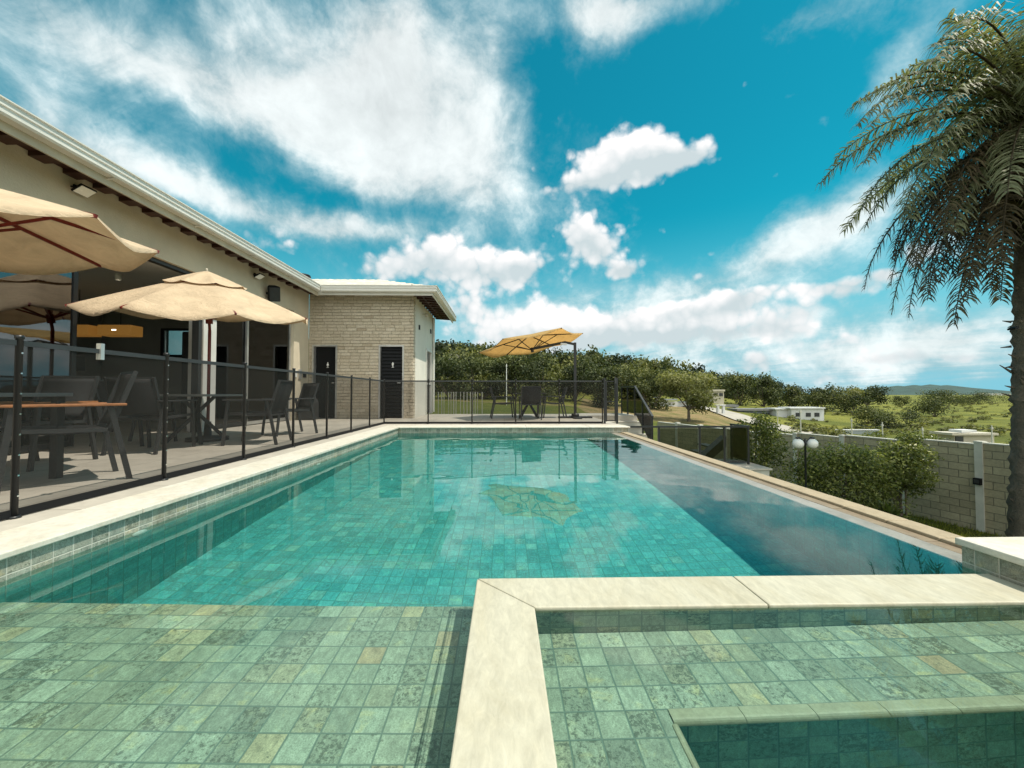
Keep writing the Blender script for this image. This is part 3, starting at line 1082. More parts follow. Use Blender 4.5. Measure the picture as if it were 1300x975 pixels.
GX, GZ0 = -5.02, 3.43
AFY = BY - .50            # front eave line of the annex
AEX = -1.93               # right eave line of the annex
hp(gutter((GX, -1.3), (GX, AFY - .001), (1, 0), GZ0, 0, -1), 'gutter', M['white_paint'])
hp(MB().box(GX - .03, GX - .002, -1.3, AFY, 3.335, 3.60), 'fascia', M['fascia'])
yy = -.6
while yy < 10:
    hp(MB().bar((GX + .10, yy, GZ0 - .004), (GX - .03, yy, 3.40), .018, .008), 'gutter_bracket', M['white_paint'])
    yy += 1.38
slope = .27


def tiled_roof(name, x0, x1, y0, y1, zf, step=.05, amp=.018, along='y', thick=0):
    """Rolled tiles: a sheet waved along the eave and stepped up the slope."""
    nx = max(2, int((x1 - x0) / .08))
    ny = max(2, int((y1 - y0) / step))
    vs = []
    for j in range(ny + 1):
        for i in range(nx + 1):
            x, y = x0 + (x1 - x0) * i / nx, y0 + (y1 - y0) * j / ny
            vs.append((x, y, zf(x, y)))
    fs = [(j * (nx + 1) + i, j * (nx + 1) + i + 1, (j + 1) * (nx + 1) + i + 1, (j + 1) * (nx + 1) + i) for j in range(ny) for i in range(nx)]
    return MB().add(vs, fs, True)


hp(tiled_roof('roof', -11.3, GX + .03, -1.3, 11.2, lambda x, y: 3.615 + (GX - x) * slope + .02 * abs(math.sin(y * PI / .22)) + .03 * (((GX - x) / .34) % 1.0) * -1 + .02), 'roof', M['roof_tile'])
hp(MB().add([(GX - .02, -1.3, 3.50), (WX - .01, -1.3, 3.505), (WX - .01, 11, 3.505), (GX - .02, 11, 3.50)], [(0, 1, 2, 3)]), 'eave_lining', M['dark_wood'])
yy = -1.1
while yy < 10.4:
    hp(MB().add([(x, y, z) for y in (yy, yy + .16) for x, z in ((GX - .031, 3.54), (GX - .031, 3.46), (WX + .004, 3.445), (WX + .004, 3.54))],
                [(0, 1, 2, 3), (4, 5, 6, 7), (0, 1, 5, 4), (1, 2, 6, 5), (2, 3, 7, 6), (3, 0, 4, 7)]), 'rafter', M['dark_wood'])
    yy += .35
hp(MB().lathe((-5.9, 11.35, 3.95), [(.0, .22), (.20, .22), (.22, .17), (.10, .14), (.10, -.3)], 16), 'roof_vent', M['black_box'])

# ------------------------------------------------------------------ stone annex
annex = thing('stone_annex', 'small stone faced annex with two black doors at the end of the terrace', 'annex', (-4, BY, 0))
AX1, AY1 = -2.56, 13.9
d1 = (-5.40, -4.70)
d2 = (-3.54, -2.83)


def ap(mb, name, mat, bevel=0.0, parent=None):
    return hp(mb, name, mat, bevel, annex, parent)


sw = MB()
HT = 2.07
for x0, x1, z0, z1 in ((-5.498, d1[0], .001, 3.5), (d1[1], d2[0], .001, 3.5), (d2[1], AX1 - .101, .001, 3.5), (d1[0] + .001, d1[1] - .001, HT, 3.5), (d2[0] + .001, d2[1] - .001, HT, 3.5)):
    sw.box(x0, x1, BY, BY + .2, z0, z1)
ap(sw, 'stone_wall', M['split_stone'])
# quoin of single stones at the corner, each standing a little proud
qn = MB()
rr = random.Random(3)
zz = .002
while zz < 3.48:
    qn.box(AX1 - .10, AX1 + rr.uniform(-.008, .004), BY - rr.uniform(.0, .022), BY + .2, zz, zz + .084)
    zz += .088
ap(qn, 'corner_stones', M['split_stone'], .008)
pw = MB()
wy0, wy1, wz = 12.65, 13.62, 2.18
pw.box(AX1 - .2, AX1, BY + .201, wy0, .001, 3.5)
pw.box(AX1 - .2, AX1, wy1, AY1, .001, 3.5)
pw.box(AX1 - .2, AX1, wy0 + .001, wy1 - .001, wz, 3.5)
pw.box(-5.6, AX1 - .201, AY1 - .2, AY1, .001, 3.5)
ap(pw, 'plaster_wall', M['plaster_side'])
f = MB()
f.box(AX1 - .08, AX1 + .03, wy0 + .002, wy0 + .07, .002, wz - .001)
f.box(AX1 - .08, AX1 + .03, wy1 - .07, wy1 - .002, .002, wz - .001)
f.box(AX1 - .08, AX1 + .029, wy0 + .071, wy1 - .071, wz - .07, wz - .001)
f.box(AX1 - .07, AX1 + .0, wy0 + .071, wy1 - .071, 1.0, 1.05)
sdw = ap(f, 'side_door', M['white_paint'])
ap(MB().box(AX1 - .05, AX1 - .042, wy0 + .065, wy1 - .065, .05, wz - .06), 'pane', M['pane'], parent=sdw)


def person_sign(cx, z, y, skirt, parent):
    """Small white pictogram of a standing figure."""
    b = MB()
    T = Matrix.Translation((cx, y, z)) @ Matrix.Rotation(PI / 2, 4, 'X') @ Matrix.Scale(.68, 4)
    b.prism([(.020 * math.cos(k * PI / 6), .085 + .020 * math.sin(k * PI / 6)) for k in range(12)], 0, .003, T)
    if skirt:
        b.prism([(-.022, .058), (.022, .058), (.052, -.03), (-.052, -.03)], 0, .003, T)
        b.prism([(-.020, -.031), (-.004, -.031), (-.004, -.085), (-.020, -.085)], 0, .003, T)
        b.prism([(.004, -.031), (.020, -.031), (.020, -.085), (.004, -.085)], 0, .003, T)
    else:
        b.prism([(-.040, .058), (.040, .058), (.040, -.01), (.026, -.01), (.026, .03), (.024, .03), (.024, -.085), (.003, -.085), (.003, -.01), (-.003, -.01),
                 (-.003, -.085), (-.024, -.085), (-.024, .03), (-.026, .03), (-.026, -.01), (-.040, -.01)], 0, .003, T)
    b.prism([(-.045, -.125), (.045, -.125), (.045, -.108), (-.045, -.108)], 0, .003, T)
    return ap(b, 'restroom_sign', M['sign_white'], parent=parent)


for (x0, x1), louv, skirt in ((d1, False, True), (d2, True, False)):
    fr = MB()
    fr.box(x0 + .001, x0 + .045, BY - .014, BY + .16, .002, HT - .001)
    fr.box(x1 - .045, x1 - .001, BY - .014, BY + .16, .002, HT - .001)
    fr.box(x0 + .046, x1 - .046, BY - .0135, BY + .16, HT - .045, HT - .001)
    ap(fr, 'door_frame', M['alu'])
    dr = MB()
    yb = BY + .07 if louv else BY + .13
    dr.box(x0 + .047, x1 - .047, yb, yb + .04, .004, HT - .047)
    if louv:
        zz = .06
        while zz < HT - .12:
            dr.add([(x, y, z) for x in (x0 + .075, x1 - .075) for y, z in ((yb - .001, zz), (yb - .028, zz + .006), (yb - .028, zz + .016), (yb - .001, zz + .085))],
                   [(0, 1, 2, 3), (4, 5, 6, 7), (0, 1, 5, 4), (1, 2, 6, 5), (2, 3, 7, 6), (3, 0, 4, 7)])
            zz += .098
    dd = ap(dr, 'door', M['door_black'])
    person_sign((x0 + x1) / 2 + .03, 1.52, yb - (.030 if louv else .001), skirt, dd)
    ap(MB().tube([(x1 - .09, yb - .03, 1.0), (x1 - .09, yb - .06, 1.0), (x1 - .19, yb - .06, 1.0)], .009, 8), 'handle', M['chrome'], parent=dd)

for (y0, z0, s_) in ((11.55, 2.62, .075), (13.35, 2.78, .08)):
    ap(MB().box(AX1 + .001, AX1 + .03, y0, y0 + s_ * 1.6, z0, z0 + s_ * 1.8), 'vent', M['black_box'], .004)
ap(MB().tube([(AX1, 12.05, 3.18), (AX1 + .10, 12.05, 3.18)], .012, 8).lathe((AX1 + .13, 12.05, 3.10), [(.0, .10), (.045, .09), (.055, .03), (.05, 0), (0, 0)], 14), 'wall_lamp', M['fascia'])
ap(MB().tube([(AX1 + .05, AY1 - .12, 3.4), (AX1 + .05, AY1 - .12, .05)], .04, 12), 'downpipe', M['white_paint'])

# hipped roof of the annex
def hip(x, y):
    h = 3.60 + min((y - AFY) * .37, (AEX - x) * .37, .80) + .02
    wv = x if (y - AFY) < (AEX - x) else y
    up = (y - AFY) if (y - AFY) < (AEX - x) else (AEX - x)
    return h + .02 * abs(math.sin(wv * PI / .22)) - .03 * ((up / .34) % 1.0)


ap(tiled_roof('roof', -6.2, AEX + .03, AFY - .03, 14.8, hip, step=.045), 'roof', M['roof_tile'])
ap(gutter((GX + .13, AFY), (AEX, AFY), (0, -1), GZ0, 0, 1), 'gutter', M['white_paint'])
ap(gutter((AEX, AFY), (AEX, 14.6), (1, 0), GZ0, 1, 0), 'gutter', M['white_paint'])
ap(MB().box(GX, AEX - .032, AFY + .002, AFY + .03, 3.36, 3.60), 'fascia', M['white_paint'])
ap(MB().box(AEX - .03, AEX - .002, AFY + .002, 14.6, 3.36, 3.60), 'fascia', M['white_paint'])
ap(MB().add([(GX - .2, AFY + .031, 3.58), (AEX - .031, AFY + .031, 3.58), (AEX - .031, 14.55, 3.58), (AX1 - .2, 14.55, 3.75), (AX1 - .2, BY + .1, 3.75), (GX - .2, BY + .1, 3.75)],
            [(0, 1, 4, 5), (1, 2, 3, 4)]), 'eave_lining', M['batten'])
yy = BY - .35
while yy < 14.5:
    ap(MB().add([(x, y, z) for y in (yy, yy + .07) for x, z in ((AEX - .032, 3.57), (AEX - .032, 3.43), (AX1 + .003, 3.47), (AX1 + .003, 3.70))],
                [(0, 1, 2, 3), (4, 5, 6, 7), (0, 1, 5, 4), (1, 2, 6, 5), (2, 3, 7, 6), (3, 0, 4, 7)]), 'rafter', M['dark_wood'])
    yy += .34
for xx in (AX1 + .20, AX1 + .44):
    ap(MB().box(xx, xx + .045, AFY + .04, 14.5, 3.475, 3.50), 'eave_batten', M['dark_wood'])

# ------------------------------------------------------------------ things fixed to the walls
def floodlight(y, z, label, sc=1.0):
    t = thing('floodlight', label, 'floodlight', (WX + .02, y, z), 0, 'slim floodlights under the eave')
    T = Matrix.Translation((.13 * sc, 0, -.02)) @ Matrix.Rotation(rad(-32), 4, 'Y')
    MB().box(-.105 * sc, .105 * sc, -.13 * sc, .13 * sc, -.012, .014, T).build('housing', M['black_box'], t, .004)
    MB().box(-.092 * sc, .092 * sc, -.118 * sc, .118 * sc, -.0165, -.0125, T).build('diffuser', M['globe'], t)
    MB().box(-.018, .0, -.03, .03, -.03, .05).bar((0, -.07, 0), (.13 * sc, -.07, .0), .012).bar((0, .07, 0), (.13 * sc, .07, .0), .012).build('bracket', M['black_box'], t)
    return t


p = atz(115, 234, 3.30)
floodlight(5.0, 3.32, 'slim square floodlight on the beige wall above the large tilted parasol', .72)
floodlight(8.55, 3.30, 'small floodlight under the eave next to the black loudspeaker', .72)
t = thing('loudspeaker', 'black angular loudspeaker on the beige wall below the eave', 'speaker', (WX + .02, 9.0, 3.02))
T = Matrix.Translation((.13, 0, 0)) @ Matrix.Rotation(rad(-40), 4, 'Z') @ Matrix.Rotation(rad(24), 4, 'Y') @ Matrix.Rotation(rad(10), 4, 'X')
MB().prism([(-.10, -.07), (.02, -.12), (.10, -.12), (.10, .12), (.02, .12), (-.10, .07)], -.17, .17, T).build('cabinet', M['black_box'], t, .015)
MB().box(.1005, .106, -.105, .105, -.155, .155, T).build('grille', M['black_metal'], t)
MB().bar((-.02, 0, 0), (.05, 0, 0), .05).build('bracket', M['black_metal'], t)
t = thing('intercom', 'white and black intercom boxes on the house wall near the left black door', 'intercom', (WX + .001, 10.45, 1.22))
for k, (dy, w_, h_, mm, nm) in enumerate(((-.22, .08, .18, 'sign_white', 'white_box'), (-.04, .14, .26, 'alu', 'panel'), (.20, .14, .16, 'black_box', 'black_box'))):
    MB().box(0, .03, dy, dy + w_, -h_ / 2, h_ / 2).build(nm, M[mm], t, .005)
t = thing('bin', 'dark round topped bin standing against the house wall by the left black door', 'bin', (-5.22, 10.42, 0))
MB().prism([(-.2, 0), (.2, 0), (.2, .40)] + [(.2 * math.cos(a * PI / 10), .40 + .2 * math.sin(a * PI / 10)) for a in range(1, 10)] + [(-.2, .40)], -.16, .16,
           Matrix.Translation((0, 0, .02)) @ Matrix.Rotation(PI / 2, 4, 'X')).build('body', M['grey_metal'], t, .01)
MB().box(-.13, .13, -.167, -.1605, .36, .46).build('flap', M['black_box'], t, .004)

# things in the room
for k, (px, py) in enumerate(((158, 405), (237, 404), (150, 352))):
    d = ray(px, py)
    q_ = CAM + d * ((2.84 - .7) / d.z)
    t = thing('ceiling_spot', ['white ceiling spotlight over the amber lamps in the open room', 'white ceiling spotlight beside the pale pillar in the open room',
                               'white ceiling spotlight seen above the middle parasol'][k], 'spotlight', (q_.x, q_.y, 2.899), 0, 'spotlights on the room ceiling')
    MB().lathe((0, 0, 0), [(.0, 0), (.045, 0), (.045, -.11), (.036, -.11), (.036, -.09)], 14).build('housing', M['sign_white'], t)
    MB().lathe((0, 0, 0), [(.0, -.095), (.035, -.095)], 14).build('bulb', M['bulb'], t)
for k, (px, lab) in enumerate(((153, 'amber drum pendant lamp nearer the window in the open room'), (100, 'amber drum pendant lamp nearer the blue glass doors'))):
    q_ = aty(px, 422, 8.3)
    t = thing('pendant_lamp', lab, 'lamp', (q_.x, q_.y, 1.88), 0, 'amber pendant lamps')
    MB().box(-.34, .34, -.14, .14, .03, .25).build('lamp_shade', M['amber'], t, .01)
    MB().tube([(0, 0, .25), (0, 0, 1.02)], .006, 6).build('cord', M['black_box'], t)
    MB().box(-.045, .045, -.1405, -.143, .13, .155).build('bulb', M['bulb'], t)
q_ = aty(134, 441, 8.8)
t = thing('kitchen_hood', 'black boxy cooker hood on the back wall of the open room', 'cooker hood', (-10.6, 8.9, 1.25))
MB().box(-.39, .4, -.7, .7, 0, .35).build('hood_body', M['dark_panel'], t, .01)
MB().box(-.39, .05, -.2, .2, .351, 1.64).build('duct', M['dark_panel'], t)
t = thing('sideboard', 'long dark sideboard along the back wall of the open room', 'sideboard', (-10.5, 6.2, 0))
MB().box(-.45, .35, -3.2, 3.6, .08, .88).build('cabinet', M['dark_panel'], t, .01)
MB().box(-.48, .38, -3.25, 3.65, .881, .92).build('top', M['grey_top'], t)
for k in range(5):
    MB().box(.351, .368, -3.15 + k * 1.33, -1.88 + k * 1.33, .12, .85).build('door', M['grey_metal'], t, .003)
t = thing('cupboard', 'tall dark cupboard behind the right sliding glass doors', 'cupboard', (-8.2, 10.4, 0))
MB().box(-.1, 1.0, -.3, .3, .05, 2.3).build('body', M['dark_panel'], t, .01)
MB().box(-.09, .44, -.322, -.301, .08, 2.27).build('door', M['grey_metal'], t, .003)
MB().box(.46, .99, -.322, -.301, .08, 2.27).build('door', M['grey_metal'], t, .003)


# ================================================================== POOL FENCE AND RAILINGS
FX, FY = -2.75, 8.92
fence = thing('pool_fence', 'black mesh pool fence running along the left side between pool and terrace', 'fence', (FX, 0, 0))


def net(x0, y0, x1, y1, parent, root):
    v = Vector((x1 - x0, y1 - y0, 0))
    n = v.normalized().cross(Vector((0, 0, 1))) * .001
    b = MB()
    vs = []
    for z in (.035, .985):
        vs += [Vector((x0, y0, z)) - n, Vector((x1, y1, z)) - n, Vector((x1, y1, z)) + n, Vector((x0, y0, z)) + n]
    b.add(vs[:2] + vs[4:6], [(0, 1, 3, 2)])
    o = hp(b, 'mesh_panel', M['net'], root=root)
    h = MB().bar((x0, y0, .986), (x1, y1, .986), .012, .03)
    hp(h, 'top_band', M['grey_metal'], root=root, parent=o)
    h = MB().bar((x0, y0, .028), (x1, y1, .028), .010, .045)
    hp(h, 'hem', M['black_box'], root=root, parent=o)
    return o


def fpost(x, y, root, h=1.03, r=.0155):
    b = MB().lathe((x, y, 0), [(0, .0), (r, .0), (r, h - .02), (r + .004, h - .02), (r + .004, h), (0, h)], 12)
    o = hp(b, 'post', M['black_metal'], root=root)
    s_ = MB()
    for k in range(8):
        z = .12 + k * .115
        s_.lathe((0, 0, 0), [(0, .006), (.005, .005), (.005, 0)], 6) if False else s_.box(x + r - .002, x + r + .004, y - .004, y + .004, z, z + .008)
    hp(s_, 'screw', M['chrome'], root=root, parent=o)
    hp(MB().lathe((x, y, .001), [(0, .012), (.026, .012), (.03, .0), (0, 0)], 12), 'foot_collar', M['black_metal'], root=root, parent=o)
    return o


ysl = [.16, 1.19] + [2.24 + (FY - 2.24) / 7 * k for k in range(8)]
for k, y in enumerate(ysl):
    fpost(FX, y, fence)
    if k:
        net(FX, ysl[k - 1] + .016, FX, y - .016, None, fence)
lt = MB().box(FX - .016, FX + .016, 2.68 - .012, 2.68 + .012, .93, 1.04)
hp(lt, 'latch', M['alu'], root=fence)
ff = thing('pool_fence', 'black mesh pool fence across the far end of the pool', 'fence', (0, FY, 0))
xsl = [FX + (2.28 - FX) / 5 * k for k in range(6)]
for k, x in enumerate(xsl):
    if k:
        fpost(x, FY, ff)
        net(xsl[k - 1] + .016, FY, x - .016, FY, None, ff)
gt = thing('pool_gate', 'narrow black gate at the right end of the far mesh fence', 'gate', (2.45, FY, 0))
gb = MB()
for x in (2.33, 2.62):
    gb.box(x - .022, x + .022, FY - .022, FY + .022, .001, 1.06)
hp(gb, 'gate_posts' if False else 'gate_post', M['black_metal'], .003, root=gt)
gb = MB().box(2.36, 2.385, FY - .012, FY + .012, .05, 1.0).box(2.565, 2.59, FY - .012, FY + .012, .05, 1.0)
for z in (.06, .50, .97):
    gb.box(2.386, 2.564, FY - .011, FY + .011, z, z + .025)
gl_ = hp(gb, 'gate_leaf', M['black_metal'], root=gt)
hp(MB().add([(2.386, FY, .086), (2.564, FY, .086), (2.564, FY, .97), (2.386, FY, .97)], [(0, 1, 2, 3)]), 'mesh_panel', M['net'], root=gt, parent=gl_)
hp(MB().box(2.56, 2.60, FY - .03, FY - .013, .93, 1.08), 'latch', M['grey_metal'], root=gt)

# stairs from the terrace down to the landing
st = MB()
rise, tread, sx0, sx1 = .17, .28, 2.62, 4.25
for k in range(1, 6):
    st.box(sx0, sx1, 12.25 - tread * k, 12.25 - tread * (k - 1) - .001, -1.6, -rise * k - .03)
tr = MB()
for k in range(1, 6):
    tr.box(sx0 - .01, sx1 + .02, 12.25 - tread * k - .025, 12.25 - tread * (k - 1) - .002, -rise * k - .0295, -rise * k)
stairs = thing('stairs', 'grey stone stairs going down from the terrace beside the pool', 'stairs', (3.4, 11.5, -.9))
hp(st, 'steps', M['post_conc'], root=stairs)
hp(tr, 'treads', M['paving'], .006, root=stairs)
land = MB().box(2.62, 6.55, 9.45, 10.848, -3.1, -1.19)
lp = thing('landing', 'low stone landing at the foot of the stairs with pale slab edge', 'landing', (4.5, 10, -1.2))
hp(land, 'base', M['post_conc'], root=lp)
hp(MB().box(2.60, 6.60, 9.40, 10.846, -1.189, -1.145), 'top_slab', M['paving'], .006, root=lp)

rl = thing('stair_railing', 'black stair railing with dark glass sloping down from the terrace corner', 'railing', (4.18, 12.2, 0))
RX = 4.17
hp(MB().bar((RX, 13.65, .93), (RX, 12.22, .93), .06, .045).bar((RX, 12.23, .925), (RX, 10.78, .045), .06, .05), 'handrail', M['black_metal'], root=rl)
for y, zb, zt in ((13.62, 0, .91), (12.95, 0, .91), (12.24, 0, .91), (11.55, -.72, .49), (10.82, -.86, .06)):
    hp(MB().box(RX - .022, RX + .022, y - .022, y + .022, zb, zt), 'post', M['black_metal'], root=rl)
for y0, y1 in ((12.97, 13.59), (12.27, 12.92)):
    hp(MB().box(RX - .005, RX + .005, y0, y1, .06, .89), 'pane', M['pane_dark'], root=rl)
hp(MB().add([(RX + s_, y, z) for s_ in (-.005, .005) for y, z in ((12.21, .06), (12.21, .88), (10.85, .05), (10.85, -.76))], [(0, 1, 2, 3), (4, 5, 6, 7), (0, 1, 5, 4), (1, 2, 6, 5), (2, 3, 7, 6), (3, 0, 4, 7)]), 'pane', M['pane_dark'], root=rl)

rb = thing('landing_railing', 'black railing with dark glass panels standing along the low landing', 'railing', (4.6, 10, -1.15))
RY = 10.0
hp(MB().box(3.0, 6.42, RY - .03, RY + .03, -.19, -.145).box(6.37, 6.42, RY + .031, 10.8, -.19, -.145), 'handrail', M['black_metal'], root=rb)
rpx = [2.99, 4.03, 5.10, 5.75, 6.38]
for x in rpx:
    hp(MB().box(x - .022, x + .022, RY - .022, RY + .022, -1.144, -.191), 'post', M['black_metal'], root=rb)
hp(MB().box(6.358, 6.402, 10.72, 10.764, -1.144, -.191), 'post', M['black_metal'], root=rb)
for x0, x1 in zip(rpx[1:-1], rpx[2:]):
    hp(MB().box(x0 + .03, x1 - .03, RY - .005, RY + .005, -1.07, -.21), 'pane', M['pane_dark'], root=rb)
hp(MB().box(6.375, 6.385, RY + .03, 10.7, -1.07, -.21), 'pane', M['pane_dark'], root=rb)
hp(MB().box(4.18, 6.36, RY - .012, RY + .012, -1.11, -1.071), 'bottom_rail', M['black_metal'], root=rb)
# second flight behind the landing, going down to the garden
sf = thing('garden_stairs', 'dark sloping flight of stairs behind the glass of the landing railing', 'stairs', (5.2, 11.4, -2))
hp(MB().add([(x, y, z) for y in (11.2, 11.5) for x, z in ((4.3, -2.7), (4.3, -2.45), (6.5, -.55), (6.5, -.85))], [(0, 1, 2, 3), (4, 5, 6, 7), (0, 1, 5, 4), (1, 2, 6, 5), (2, 3, 7, 6), (3, 0, 4, 7)]), 'stringer', M['black_metal'], root=sf)
b = MB()
for k in range(9):
    b.box(4.4 + .23 * k, 4.68 + .23 * k, 11.501, 12.4, -2.55 + .2 * k, -2.51 + .2 * k)
hp(b, 'treads', M['grey_metal'], root=sf)


# ================================================================== PARASOLS
def canopy_frame(hub, phi, tau):
    k = Vector((-math.sin(phi), math.cos(phi), 0))
    return Matrix.Translation(Vector(hub)) @ Matrix.Rotation(tau, 4, k)


def loc_part(mb, name, mat, root, bevel=0.0, parent=None):
    return hp(mb, name, mat, bevel, root, parent)


def parasol(name, label, base, hub, R, hc, phi, tau, psi, n, fabric, wood, vent=True, group='sand coloured parasols'):
    t = thing(name, label, 'parasol', base, 0, group)
    T = canopy_frame(hub, phi, tau)
    rng = np.random.default_rng(int(abs(hub[0]) * 100) + n)
    # fabric: each gore sags between its two ribs; flat valance hangs along the rim
    NG, NR = 8, 9
    b = MB()
    r0 = .30 if vent else .0

    def surf(a, r, lift=0.0):
        g_ = a / (2 * PI / n)
        u = abs((g_ % 1.0) - .5) * 2          # 1 on a rib, 0 between
        chord = math.cos(PI / n) / math.cos((g_ % 1.0 - .5) * 2 * PI / n)
        rr_ = R * r * chord
        sag = (1 - abs(u) ** 1.5) * .085 * r * r + .012 * math.sin(5 * a + 7 * r) * r * (1 - u)
        return Vector((rr_ * math.cos(a + psi), rr_ * math.sin(a + psi), -hc * (r ** 1.12) - sag + lift))

    na = n * NG
    vs = [surf(2 * PI * i / na, r0 + (1 - r0) * j / NR) for j in range(NR + 1) for i in range(na)]
    for i in range(na):
        a = 2 * PI * i / na
        u = abs((i / NG % 1.0) - .5) * 2
        e = surf(a, 1.0)
        vs.append(Vector((e.x * 1.003, e.y * 1.003, e.z - .018 - .022 * (1 - u * u))))
    fs = [(j * na + i, j * na + (i + 1) % na, (j + 1) * na + (i + 1) % na, (j + 1) * na + i) for j in range(NR + 1) for i in range(na)]
    if not vent:
        pass
    b.add([T @ v for v in vs], fs, True)
    can = loc_part(b, 'canopy', fabric, t)
    if vent:
        b = MB()
        vs, NV = [], 4
        for j in range(NV + 1):
            for i in range(na):
                r = .02 + .34 * j / NV
                a = 2 * PI * i / na
                u = abs((i / NG % 1.0) - .5) * 2
                v = surf(a, r)
                v.z = -hc * (r ** 1.12) + .070 - .025 * r / .36 - (1 - u * u) * .03 * r / .36
                vs.append(v)
        fs = [(j * na + i, j * na + (i + 1) % na, (j + 1) * na + (i + 1) % na, (j + 1) * na + i) for j in range(NV) for i in range(na)]
        b.add([T @ v for v in vs], fs, True)
        loc_part(b, 'vent_cap', fabric, t, parent=can)
        b = MB().lathe((0, 0, 0), [(.0, .11), (.012, .10), (.018, .085), (.010, .07), (.03, .05), (.0, .04)], 12)
        b.v = [tuple(T @ Vector(v)) for v in b.v]
        loc_part(b, 'finial', M['fascia'], t)
    low = Vector((0, 0, -hc - .10 if vent else -hc - .22))
    for i in range(n):
        a = 2 * PI * i / n
        tip = surf(a, 1.0) * 1.008 + Vector((0, 0, -.012))
        top = surf(a, .05) + Vector((0, 0, -.03))
        mid = surf(a, .52) + Vector((0, 0, -.035))
        rb_ = loc_part(MB().bar(T @ top, T @ tip, .018, .026), 'rib', wood, t)
        loc_part(MB().bar(T @ low, T @ mid, .014, .022), 'strut', wood, t, parent=rb_)
    loc_part(MB().tube([T @ (low + Vector((0, 0, -.06))), T @ (low + Vector((0, 0, .07)))], .045, 12), 'hub', wood, t)
    return t, T, low


# the near, strongly tilted one
t, T, low = parasol('parasol', 'large sand parasol at the left edge, tilted so its underside with red ribs shows', (-4.13, 2.76, 0), (-4.17, 2.676, 2.263), 1.3, .399, -2.05, .133, -.004, 8, M['canvas'], M['red_wood'])
joint = T @ Vector((0, 0, -.80))
loc_part(MB().tube([T @ Vector((0, 0, .03)), joint], .020, 12), 'upper_pole', M['red_wood'], t)
loc_part(MB().tube([joint, Vector((joint.x, joint.y, .05))], .022, 12), 'pole', M['red_wood'], t)
loc_part(MB().lathe((joint.x, joint.y, 0), [(0, .001), (.28, .001), (.28, .05), (.05, .075), (.04, .30), (0, .30)], 24), 'base', M['grey_metal'], t)
# the open one in the middle
t, T, low = parasol('parasol', 'sand parasol with a vented top standing over the terrace table before the doors', (-4.42, 5.62, 0), (-4.395, 5.761, 2.443), 1.4, .546, -1.275, .156, -2.308, 8, M['canvas'], M['red_wood'])
joint = T @ Vector((0, 0, -.80))
loc_part(MB().tube([T @ Vector((0, 0, .03)), joint], .019, 12), 'upper_pole', M['red_wood'], t)
loc_part(MB().tube([joint, Vector((joint.x, joint.y, .05))], .021, 12), 'pole', M['red_wood'], t)
loc_part(MB().lathe((joint.x, joint.y, 0), [(0, .001), (.26, .001), (.26, .05), (.05, .075), (.04, .28), (0, .28)], 24), 'base', M['grey_metal'], t)
# the cantilever one at the far end
t, T, low = parasol('cantilever_parasol', 'tilted gold cantilever parasol on a dark side post at the far end of the terrace', (2.03, 11.0, 0), (.718, 10.989, 2.38), 1.5, .233, 2.822, .19, -.04, 6, M['canvas_gold'], M['black_metal'], False, None)
hubp = T @ low
topm = Vector((2.03, 11.0, 2.13))
loc_part(MB().bar((2.03, 11.0, .06), (2.03, 11.0, 2.16), .07), 'mast', M['black_metal'], t)
k1_ = Vector((1.72, 10.92, 2.13 + .03))
loc_part(MB().bar(topm + Vector((0, 0, -.02)), k1_, .05, .06).bar(k1_ + Vector((.03, .008, -.0)), hubp + Vector((.02, 0, .04)), .055, .07), 'arm', M['black_metal'], t)
loc_part(MB().bar(k1_ + Vector((.06, 0, -.06)), k1_ + Vector((-.12, -.03, -.05)), .04, .05), 'arm_joint', M['alu'], t)
loc_part(MB().box(1.55, 2.50, 10.90, 11.10, .001, .05).box(1.93, 2.13, 10.52, 10.899, .0015, .045).box(1.93, 2.13, 11.101, 11.48, .0015, .045).lathe((2.03, 11.0, .0505), [(0, .09), (.10, .08), (.12, 0), (0, 0)], 16), 'base', M['black_metal'], t)


